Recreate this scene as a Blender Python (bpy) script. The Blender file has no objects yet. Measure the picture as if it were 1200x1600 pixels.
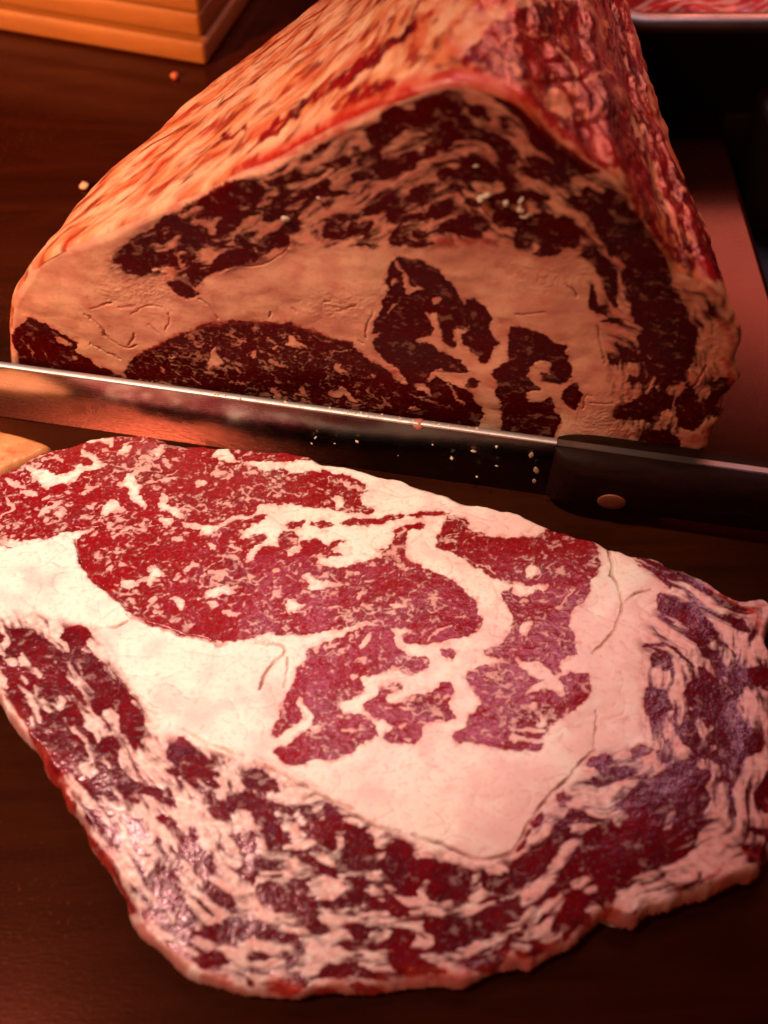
# Marbled beef roast, a freshly cut slice and the slicing knife on a butcher's board
import bpy, bmesh, math, random
import numpy as np
from mathutils import Vector, Matrix

scene = bpy.context.scene
# ---- camera ---------------------------------------------------------------
CAM_H, PITCH, FPX = 0.294, math.radians(55.0), 1648.0        # height, downward tilt, focal length in 1200-px units
cam = bpy.data.cameras.new('camera'); cam_ob = bpy.data.objects.new('camera', cam)
scene.collection.objects.link(cam_ob)
cam_ob.location = (0, 0, CAM_H); cam_ob.rotation_euler = (math.radians(90) - PITCH, 0, 0)
cam.sensor_width = 36; cam.sensor_fit = 'AUTO'; cam.lens = 36 * FPX / 1600
cam.clip_start = .01; cam.clip_end = 50
cam.dof.use_dof = True; cam.dof.focus_distance = .352; cam.dof.aperture_fstop = 8.0
scene.camera = cam_ob
# ---- world and lamps ------------------------------------------------------
world = bpy.data.worlds.new('World'); scene.world = world; world.use_nodes = True
world.node_tree.nodes['Background'].inputs['Color'].default_value = (1.0, .42, .28, 1)
world.node_tree.nodes['Background'].inputs['Strength'].default_value = .006
def area(name, loc, target, size, power, color, size_y=None):
    l = bpy.data.lights.new(name, 'AREA'); l.energy = power; l.color = color
    l.size = size
    if size_y: l.shape = 'RECTANGLE'; l.size_y = size_y
    o = bpy.data.objects.new(name, l); scene.collection.objects.link(o); o.location = loc
    o.rotation_euler = (Vector(target) - Vector(loc)).to_track_quat('-Z', 'Y').to_euler()
    return o
def spot(name, loc, target, power, color, cone, radius):
    l = bpy.data.lights.new(name, 'SPOT'); l.energy = power; l.color = color
    l.spot_size = math.radians(cone); l.spot_blend = 1.0; l.shadow_soft_size = radius
    o = bpy.data.objects.new(name, l); scene.collection.objects.link(o); o.location = loc
    o.rotation_euler = (Vector(target) - Vector(loc)).to_track_quat('-Z', 'Y').to_euler()
    return o
spot('ceiling_spot', (-.45, .07, 1.0), (-.08, .21, .02), 78, (1.0, .74, .62), 23, .045)
spot('counter_lamp', (-.80, -.20, .50), (-.26, .45, .03), 150, (1.0, .36, .12), 32, .06)
area('front_fill', (-.38, -.55, .75), (-.02, .24, .06), .25, 2.4, (1.0, .26, .10))  # added fill from an unseen source, warms and brightens the cut face
area('back_strip_light', (.10, .67, 1.0), (.03, .15, 0), .36, 3.2, (1.0, .62, .78), .28)
area('case_light', (.36, .79, .41), (.17, .36, .0), .28, 1.6, (1.0, .26, .18), .16)
scene.view_settings.view_transform = 'Standard'; scene.view_settings.look = 'None'
scene.view_settings.exposure = 0.0; scene.view_settings.gamma = 1.0
scene.view_settings.use_curve_mapping = False
scene.cycles.use_denoising = True
scene.cycles.max_bounces = 5; scene.cycles.diffuse_bounces = 3; scene.cycles.glossy_bounces = 3
scene.cycles.use_adaptive_sampling = True; scene.cycles.adaptive_threshold = .02

# ---- PATTERN DATA ---------------------------------------------------------
# outlines, muscles, fat seams and cracks of the two cut faces (authoring frame 1200 x 1600)
# T ox,oy,scale : following coordinates are divided by scale and moved to ox,oy
# L lean area   F fat area   lN / fN lean / fat streak of width N   cN crack of width N   mN silverskin streak
SLICE_OUT = """-70,770 -30,750 0,735 30,712 75,697 110,684 150,674 172,671 200,674 260,677 330,690 346,690 380,692 420,694 455,701 510,714
525,716 548,721 600,733 650,748 700,768 760,786 800,794 840,808 870,823 900,830 925,838 935,843 945,845 960,846 975,845 985,856 1010,863
1040,875 1060,880 1085,893 1110,908 1140,925 1165,930 1185,926 1205,930 1222,950 1215,1000 1212,1100 1214,1200 1206,1250 1203,1290 1200,1333
1195,1355 1175,1385 1150,1393 1115,1408 1090,1420 1050,1435 1010,1445 1003,1457 985,1468 965,1465 940,1452 925,1465 900,1483 880,1500 850,1515
835,1530 825,1532 805,1525 780,1530 755,1543 725,1552 640,1553 580,1556 520,1563 460,1570 400,1566 340,1553 310,1541 285,1521 240,1490 210,1450
190,1410 170,1370 150,1335 125,1300 100,1262 88,1245 72,1217 60,1190 43,1165 27,1140 0,1105 -35,1060 -75,990 -95,900 -90,820"""
SLICE_PAT = """
T 0,0,1
L -40,745 0,735 33,710 77,692 110,682 160,673 200,673 267,680 333,695 380,697 413,694 450,695 510,713 480,722 450,730 455,740 490,736 530,738 565,752 579,770 563,768 563,783 590,803 560,803 528,797 470,793 430,785 405,790 400,800 417,808 415,815 400,820 400,860 420,852 440,848 437,828 445,815 460,818 470,812 478,812 475,820 463,828 467,840 480,838 505,842 513,850 520,843 545,842 543,847 527,853 537,862 520,870 503,872 490,880 530,885 565,878 578,872 595,875 592,858 607,853 617,840 610,830 640,820 655,816 667,822 660,828 640,830 632,845 635,870 640,877 660,884 687,895 715,912 740,932 752,960 753,980 735,993 700,1002 667,1005 635,1007 627,998 640,980 620,983 595,975 573,972 530,982 480,990 440,993 410,988 385,1000 345,1004 317,998 283,990 233,975 200,957 180,937 157,920 133,893 120,867 117,840 155,823 113,827 90,837 67,842 33,845 0,843 -40,850
L 633,807 647,803 677,798 700,800 720,808 733,817 730,828 753,830 763,837 777,842 800,840 820,842 843,838 863,825 887,828 903,832 920,840 933,857 940,875 935,893 923,907 920,927 913,940 900,947 890,957 888,973 897,987 900,1007 905,1027 915,1045 925,1060 923,1080 915,1095 897,1110 873,1127 853,1140 850,1172 823,1175 800,1173 767,1167 733,1160 717,1160 702,1152 725,1137 727,1130 747,1107 753,1093 737,1087 733,1070 728,1050 750,1040 773,1038 800,1035 770,1030 755,1022 753,1015 777,1010 793,997 800,970 800,960 795,945 780,925 790,920 800,915 800,907 780,907 767,900 753,890 733,880 713,870 693,857 678,855 683,850 680,842 690,833 687,825 697,815 696,806 670,806 645,811
T 0,660,3
l10 -20,560 20,572 60,583
F 330,70 400,65 450,50 480,45 470,60 500,70 540,65 525,90 540,108 500,108 470,90 430,85 360,80
F 100,195 140,200 170,225 220,235 255,250 300,235 340,225 370,205 420,200 440,190 430,170 400,160 370,155 390,135 385,115 410,125 450,145 470,180 510,190 490,205 450,220 390,230 370,250 360,275 300,285 240,300 215,325 195,300 190,265 150,245 130,220
F 190,350 230,340 235,360 195,370
F 20,270 70,275 90,295 130,290 100,305 80,310 60,300
F 90,315 130,310 175,335 160,350 120,345
F 175,430 220,395 270,370 300,360 260,395 220,425 190,445
F 240,430 290,405 305,425 280,450 260,440
f10 0,455 40,430 75,395 45,390 30,360
F 540,290 580,265 620,230 650,225 700,210 710,220 660,235 620,255 640,280 680,300 650,330 660,360 690,395 680,405 640,390 610,360 600,320 590,300 560,300
F 480,390 510,365 545,362 555,390 600,405 550,415 500,435 475,440 468,415
F 745,370 765,335 785,350 780,375 800,395 840,400 860,430 860,455 820,440 800,420 760,410 740,400
F 575,95 600,95 590,110 615,110 610,140 580,150 545,150 575,125
F 700,130 740,120 780,105 770,130 780,148 730,150
F 640,170 690,155 715,170 680,180
F 760,180 800,180 810,200 790,210
F 990,150 1040,95 1060,100 1090,135 1100,160 1140,180 1080,185 1030,165
F 1140,190 1200,185 1240,200 1180,215
F 970,225 1050,220 1060,235 1000,238
F 1020,260 1070,245 1095,240 1085,265
F 910,265 960,275 975,290 930,305 915,290
F 740,265 790,255 840,255 800,270 760,280
F 820,110 880,112 850,122
f12 385,335 430,310
f8 330,380 310,385
f8 405,395 435,403
f9 270,150 240,165 200,180
f9 270,165 290,185
F 740,455 780,445 815,460 800,485 750,480
F 840,475 900,480 960,470 1020,480 1060,455 1110,425 1180,430 1210,415 1260,395 1240,415 1200,445 1120,455 1070,475 1000,505 940,535 930,525 950,500 880,500
F 1110,535 1150,500 1200,485 1230,480 1200,510 1150,540
F 1140,350 1170,345 1190,350 1160,365
F 500,675 525,660 530,690 490,695
F 700,775 690,750 715,690 740,670 735,695 780,715 740,735 710,770
F 565,765 600,745 650,755 640,775 590,775
F 790,820 830,815 865,840 860,870 845,890 825,840
F 700,840 735,820 740,850 710,860
F 855,695 900,670 935,665 920,680 870,705
F 945,800 1000,780 1050,780 1110,790 1060,810 990,825
F 970,840 1010,835 1020,860 990,870
F 1135,640 1190,610 1200,600 1200,640 1160,655
F 975,560 1005,570 1005,600 985,605
F 800,545 850,535 860,550 825,560
f14 540,540 580,505 620,495
F 500,475 530,465 535,490 510,500
F 1080,570 1130,590 1125,605 1085,590
F 1030,890 1080,880 1130,895 1100,910
T 400,660,3
F 0,196 150,188 260,180 260,205 180,215 170,240 110,275 145,255 150,225 90,215 45,235 0,210
F 360,345 395,340 415,365 395,400 375,410 370,375
f7 400,270 430,290 480,310
F 0,400 50,378 130,385 230,390 300,405 380,412 460,425 590,437 690,437 720,470 650,505 625,520 645,545 620,580 575,600 600,640 530,645 495,655 400,665 340,660 285,640 300,600 270,560 225,540 205,560 215,600 160,630 130,590 95,575 40,575 0,625 -60,640 -20,590 50,550 20,520 -50,540
L -40,450 0,430 55,435 30,465 0,475 -40,480
L -20,520 20,510 55,530 30,570 -10,585
L 130,480 160,462 230,452 240,462 225,485 180,500 145,492
L 245,470 290,455 350,458 370,475 340,490 290,492
L 378,462 430,450 510,450 580,450 620,430 690,430 700,448 640,462 560,480 480,485 420,480
L 110,520 150,505 180,515 200,540 205,580 160,600 110,590 100,560
L 225,560 260,535 310,545 330,575 370,550 430,545 400,570 355,585 350,600 410,605 390,625 330,632 300,605 280,640 200,640 215,600
L 525,645 560,632 580,645 555,658
F 200,715 260,705 290,740 400,745 330,775 240,780 250,745
F 150,830 180,820 190,850 240,860 200,880 130,895
F 65,690 105,670 110,685 75,710
F 620,850 660,840 710,845 700,865 650,870
F 465,815 490,805 500,825 475,840
f8 1040,665 1080,670 1120,700
T 800,760,3
F 60,375 100,360 140,400 110,420 70,415
F 0,440 50,435 80,470 120,450 180,450 170,480 110,480 60,510 0,500
F 40,640 90,620 100,650 70,700 40,690
F 10,800 60,830 120,820 170,860 200,890 240,870 210,840 250,800 320,790 420,820 400,880 300,870 230,890 200,910 100,900 30,840
f10 210,560 250,530 290,480
T 800,1060,3
F 60,60 140,10 200,0 240,20 250,80 220,90 190,60 150,50 80,75
F 60,130 100,110 130,130 100,160
F 130,170 160,180 170,210 150,235 100,225 140,205
f20 0,245 60,235 150,250
f24 0,280 80,290 150,290
T 400,960,3
L 220,165 300,145 370,110 440,75 520,50 570,45 640,60 660,110 650,150 700,170 720,200 780,195 820,200 825,235 790,260 740,290 690,280 650,265 600,265 540,290 490,290 500,320 515,350 470,370 460,395 420,405 390,400 385,440 400,465 480,455 540,490 560,520 570,555 590,560 540,580 480,620 430,660 380,680 300,680 240,705 180,720 150,710 120,680 65,645 110,610 170,590 230,540 270,510 260,460 235,420 215,375 190,400 200,440 230,470 200,510 150,540 110,580 65,580 85,520 110,450 140,380 180,300 190,250 235,205
L 510,415 560,385 570,350 620,325 690,325 695,350 660,350 620,370 610,400 650,425 690,400 740,370 800,370 850,350 865,310 920,320 925,350 910,390 900,430 940,470 920,490 850,490 800,500 770,530 785,570 750,600 690,605 610,600 595,560 640,530 600,490 560,500 520,460
L 850,165 900,155 935,180 930,210 890,215 860,195
L 680,90 740,55 820,60 1000,30 1060,0 1070,40 1040,70 980,100 900,120 800,140 720,145 690,130
F 490,140 520,90 540,95 530,130 500,160
F 430,290 460,270 480,295 450,310
f10 130,610 200,570 260,520
F 250,530 300,515 310,545 270,555
f12 410,540 460,550
F 570,500 610,490 640,530 600,550
F 670,420 740,440 700,450
F 660,520 700,500 710,520 680,535
F 690,580 730,575 720,595
f10 330,150 380,140
f10 800,120 850,80 910,55
f16 0,105 130,118 250,120 400,85 520,40
T 0,960,3
L -60,60 0,90 20,90 20,130 -10,140 -60,130
L 35,70 70,60 170,80 200,110 240,140 250,165 290,175 300,215 320,280 300,280 270,250 260,210 220,230 190,250 165,250 140,215 120,170 90,200 30,215 15,195 40,150 60,120 90,110
L 275,100 330,60 400,45 430,70 430,110 400,120 400,150 380,180 410,185 440,215 470,260 520,290 570,330 640,390 675,440 680,500 670,560 640,600 640,650 610,655 610,600 590,560 560,560 555,520 560,480 530,440 520,420 500,440 480,460 510,490 470,480 430,455 420,410 450,380 430,340 390,300 380,230 350,205 320,215 325,160 320,125 280,115
F 500,340 535,350 530,380 505,385
F 610,410 640,400 665,440 640,450
F 570,390 600,390 590,410
F 560,575 600,580 605,630 580,660 560,640
L -40,180 10,190 20,220 60,240 110,250 120,270 160,290 155,330 160,370 130,350 125,300 90,290 75,320 90,350 130,370 110,385 130,410 150,450 140,480 110,500 80,460 60,420 45,370 30,300 0,220
L 175,310 210,270 240,250 270,270 300,290 340,310 370,350 400,400 400,420 360,390 310,375 270,380 280,410 220,410 175,390 190,350
L 310,400 340,410 370,440 385,490 380,520 400,530 440,560 470,600 500,560 540,580 560,640 555,690 580,740 640,780 720,820 790,850 830,895 790,890 720,860 650,840 620,830 660,890 630,890 580,840 560,780 520,700 470,650 430,620 400,570 360,550 330,520 300,480 275,450 310,440
L 175,435 220,450 260,470 275,520 300,570 320,540 360,570 400,600 420,650 410,690 350,720 300,740 230,750 200,700 180,640 170,560 165,500 210,500
L 430,680 480,690 520,730 545,790 520,780 470,740 430,710
L 340,750 400,760 450,750 500,770 510,810 560,850 575,880 520,870 470,840 450,900 430,850 390,810 350,780
L 110,480 150,520 165,560 180,640 200,720 260,760 290,800 330,850 370,900 300,900 240,800 200,740
L 770,640 830,590 835,560 870,580 905,610 920,640 960,660 1000,710 1025,750 1020,790 1040,820 1010,830 960,780 900,740 890,690 840,690 780,685
L 760,710 820,715 880,740 910,760 930,790 990,840 1010,900 960,880 920,820 860,760 800,740
L 1150,740 1200,720 1290,760 1310,840 1250,830 1200,820 1130,800
L 1040,870 1130,830 1200,830 1290,880 1310,940 1200,920 1050,900
T 0,1260,3
L 390,0 460,10 480,60 530,110 555,150 555,210 520,180 490,120 440,100 400,60
L 540,50 600,70 620,40 650,60 690,150 660,150 620,105 560,75
L 720,40 780,35 850,75 830,90 780,80 740,70
L 740,130 765,150 770,190 800,250 770,240 740,190 700,180 720,170
L 820,130 880,140 890,80 910,110 920,180 940,215 1000,215 1000,260 960,285 930,270 950,320 1040,360 1080,400 1110,480 1080,480 1040,440 980,390 950,340 900,310 890,260 830,215 830,170
L 645,200 670,190 700,215 690,235 655,225
L 580,265 620,270 630,285 590,285
L 690,290 740,280 790,300 830,350 880,430 860,450 800,460 760,470 720,400 690,380
L 650,460 700,450 740,500 770,550 750,560 700,530 640,510
L 800,500 860,480 900,510 900,560 940,570 950,540 1000,530 1050,500 1100,490 1150,520 1190,560 1150,600 1100,610 1100,650 1060,620 1000,610 940,610 920,580 880,610 830,590
L 760,600 820,640 880,670 920,690 1000,650 1040,660 1050,710 980,720 940,745 900,710 830,680 780,650
L 1150,660 1200,660 1200,700 1150,700
L 1140,790 1180,790 1180,825 1145,820
L 960,0 1060,0 1110,20 1070,40 1020,70 990,40
L 1050,115 1110,130 1160,120 1200,100 1200,220 1130,230 1110,180
L 1110,270 1200,250 1200,360 1120,320
l14 920,440 990,490
l12 820,290 850,280
l30 330,40 400,130 460,200 520,300 580,400 600,470
T 400,1260,3
L 0,-20 40,0 90,40 110,90 130,130 170,150 130,180 120,220 90,180 60,210 40,170 40,110 10,80 -30,60
L 0,220 60,240 120,260 180,280 120,295 60,290 10,300 -40,280
L 140,-10 190,10 180,50 150,40
L 200,30 240,-10 270,20 300,70 260,80 230,50
L 300,-20 360,0 400,40 440,70 500,110 550,120 560,180 570,250 590,270 560,300 500,290 440,290 400,280 350,260 410,240 420,190 400,150 440,120 400,110 350,100 380,150 385,190 340,195 290,170 250,140 200,120 190,90 250,90 300,80 330,60
L 180,215 220,200 260,220 300,260 360,280 390,320 360,325 310,300 260,270 200,240
L 0,340 60,335 120,350 150,380 170,330 230,330 250,380 230,410 300,430 380,420 420,380 400,340 430,310 500,320 560,340 600,350 620,390 640,420 700,440 730,480 700,505 650,500 600,460 560,470 500,430 440,460 350,465 280,455 200,460 120,480 40,465 0,420
F 500,350 560,360 610,400 610,430 550,410 510,380
F 400,360 470,350 480,380 430,390
F 630,380 680,390 680,420 640,410
F 260,320 310,310 360,370 350,410 270,410 250,370
L 600,230 640,160 680,140 730,180 740,230 820,230 860,250 1000,270 1030,290 1010,350 1010,410 900,420 880,440 820,430 800,390 830,340 800,330 760,360 770,410 720,410 680,380 640,340 610,310 580,290
L 1050,290 1080,280 1090,310 1070,330
L 1080,310 1200,300 1260,260 1270,310 1200,370 1100,390 1060,360
L 780,510 850,500 950,510 1020,490 1060,460 1120,430 1200,415 1260,390 1250,470 1200,520 1150,560 1080,600 980,630 900,650 860,670 830,650 850,600 780,560
F 740,590 790,595 840,620 820,640 750,620
F 1090,590 1150,550 1200,540 1200,580 1140,610
L 210,520 260,500 300,530 350,550 320,580 260,590 230,560
L 0,530 50,545 100,580 150,560 200,570 210,620 230,660 190,660 150,610 80,600 20,610 -20,590
L 390,540 450,530 520,540 540,570 500,620 460,600 430,570
L 380,620 440,630 500,670 510,690 460,680 400,640
L 560,620 620,600 640,560 700,570 750,560 760,590 730,640 680,660 590,650
L 940,690 1030,690 1100,660 1160,640 1200,600 1200,680 1130,740 1060,755 980,735
L 620,700 700,690 760,660 800,690 850,720 920,750 880,770 800,760 740,780 680,760 640,740
L -30,650 40,670 60,690 30,710 -30,690
L 125,695 175,700 170,735 135,740
L 260,770 330,720 400,710 480,720 540,740 600,760 640,790 560,790 480,780 380,790 340,780
L 30,820 100,810 170,770 220,780 250,820 200,850 130,860 60,840
L 250,840 330,820 380,830 340,860 280,870
L 400,810 500,800 600,820 660,850 600,870 500,850
T 800,1300,3
L -50,200 30,160 100,140 160,90 200,50 240,10 270,0 220,70 180,140 140,200 100,170 50,230 -20,260
L 330,0 400,-20 500,-30 870,-20 880,30 830,100 780,110 720,110 680,150 620,170 560,210 520,240 500,280 480,350 460,400 430,330 400,330 340,300 260,280 190,300 110,330 130,290 190,270 200,220 250,180 290,90 320,70 330,110 310,180 370,180 400,130 380,90 350,60
F 480,110 570,110 580,140 540,180 500,180 490,140
F 270,220 330,190 380,210 415,250 420,290 380,290 330,250 290,260
F 450,80 480,85 475,100 455,100
L 0,300 30,290 20,330 -30,340
L -40,400 20,360 60,400 -20,420
L 40,430 110,420 150,370 190,360 170,400 110,440 60,460 0,500 -30,480
L 190,400 240,350 300,330 350,350 400,380 380,420 330,420 290,450 270,500 250,480 250,430 200,450
L 20,540 80,540 150,490 180,500 160,540 100,560 40,580
l16 100,490 140,500
L 865,185 890,165 905,190 880,210
m40 680,380 760,360 850,330 900,290
m16 900,230 960,190 1000,150
m14 1090,90 1150,100 1180,140
T 800,1060,3
L 620,50 650,30 700,60 730,50 740,100 770,140 720,170 710,240 690,250 680,200 640,190 625,120
l12 700,250 720,310 730,290
L 560,320 600,305 650,320 710,345 670,350 620,360 600,380 570,370
L 370,360 420,340 490,365 460,390 440,420 370,420 355,400
L 355,460 430,455 500,420 560,430 600,435 560,460 480,480 460,500 400,495
L 200,560 245,520 255,590 220,600
L 480,590 540,550 570,510 630,470 700,440 740,410 780,380 850,390 880,430 930,420 940,480 900,500 940,550 930,600 890,640 890,720 850,780 800,830 750,830 680,860 600,890 560,900 490,900 480,840 440,820 400,900 330,900 380,830 370,760 350,710 400,680 440,640 480,670 490,710 530,680 560,640 520,610
F 730,620 770,610 770,650 740,710 705,710 720,670
L 800,60 850,0 950,-10 980,30 1050,80 1060,150 1100,200 1120,240 1180,250 1190,310 1150,360 1080,370 1090,430 1040,430 1000,400 960,410 930,380 880,380 830,330 790,300 790,240 820,150 860,150 840,110 820,90
F 865,170 900,160 950,220 950,250 920,270 900,310 880,260 860,210
L 895,175 925,190 925,235 905,225
F 1055,320 1080,305 1110,320 1080,335
F 930,310 960,310 960,340 930,330
L 1010,-40 1200,-40 1230,70 1120,40 1060,40
l10 980,0 1040,50 1070,120 1090,160
F 1080,80 1200,100 1230,250 1130,220 1100,160
l14 1020,450 1020,540 1040,600 1050,650
L 1120,550 1170,500 1190,420 1230,430 1230,650 1160,600
L 1080,710 1140,690 1230,700 1230,780 1160,720
L 240,620 300,610 360,630 350,650 290,650 250,680
L 90,650 160,620 130,690 100,710
L 20,790 90,690 100,710 60,790 30,810
L 180,690 270,680 290,700 230,770 180,820 130,850 60,860 0,900 -20,860 60,820 150,790
l16 320,790 290,850 240,900
L 1060,780 1130,770 1230,800 1230,880 1150,850
c7 10,800 80,680 130,600 200,520 270,460 320,390 390,330
c3 390,330 395,250 400,150
T 800,760,3
L 680,510 700,495 750,530 790,560 830,540 880,590 930,640 970,700 960,720 900,735 870,720 840,670 800,650 760,620 690,590 670,550
L 840,690 880,740 920,760 980,800 1010,850 1050,890 1000,900 940,840 890,790
l10 985,730 1020,770 1050,800
L 545,320 600,360 660,390 720,420 750,490 720,470 680,420 600,380
L 550,310 650,345 720,380 800,420 870,450 940,490 1000,520 1050,560 1100,580 1140,590 1100,600 1020,590 960,540 880,490 800,440 700,400 600,350
L 640,790 680,770 740,790 750,840 720,870 660,850
l14 620,750 680,735 740,755 790,790 850,840
L 980,600 1050,610 1110,650 1120,690 1070,690 1020,650
L 1080,860 1150,840 1230,860 1230,900 1100,900
L 880,830 920,850 960,900 900,900 870,860
l8 690,600 760,640
m40 1120,580 1160,640 1200,720
m16 900,470 1000,530 1100,575 1190,560
c9 455,300 470,360 465,420
c5 465,420 500,470 520,540 500,620 470,690 430,730 380,780
c4 520,545 570,505 650,490
T 400,960,3
c6 0,130 80,130 150,155 100,210 40,265 20,350
c4 150,200 145,280 130,340
c8 0,690 120,745 200,790 330,860 450,910
T 400,1260,3
c7 380,0 500,60 600,100 680,110
c8 740,125 850,160 930,190 1000,230 1080,235 1200,205
T 0,660,3
c5 350,545 365,620 400,690 470,770 540,830 600,880
c5 300,510 380,495 470,495
T 0,960,3
c6 600,5 700,45 850,95 950,115 1040,140
c4 430,65 540,65 600,30
c4 460,230 550,310 640,390 690,440 740,460
c3 860,540 960,590 1100,650
c5 940,620 1010,650 1110,680
"""
FACE_OUT = """18,600 14,575 12,540 10,500 15,470 30,440 60,403 130,376 200,348 283,311 343,285 367,268 433,244 500,205 550,181 600,161 650,139 690,128
720,127 760,135 813,157 840,183 863,210 893,233 917,250 947,267 973,280 985,307 1000,333 1012,347 1040,385 1065,425 1085,440 1110,455 1133,467
1143,482 1143,500 1155,527 1150,560 1152,600 1135,630 1122,655 1118,680 1105,700 1085,735 1060,772 1000,775 600,722 100,655 40,640"""
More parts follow.
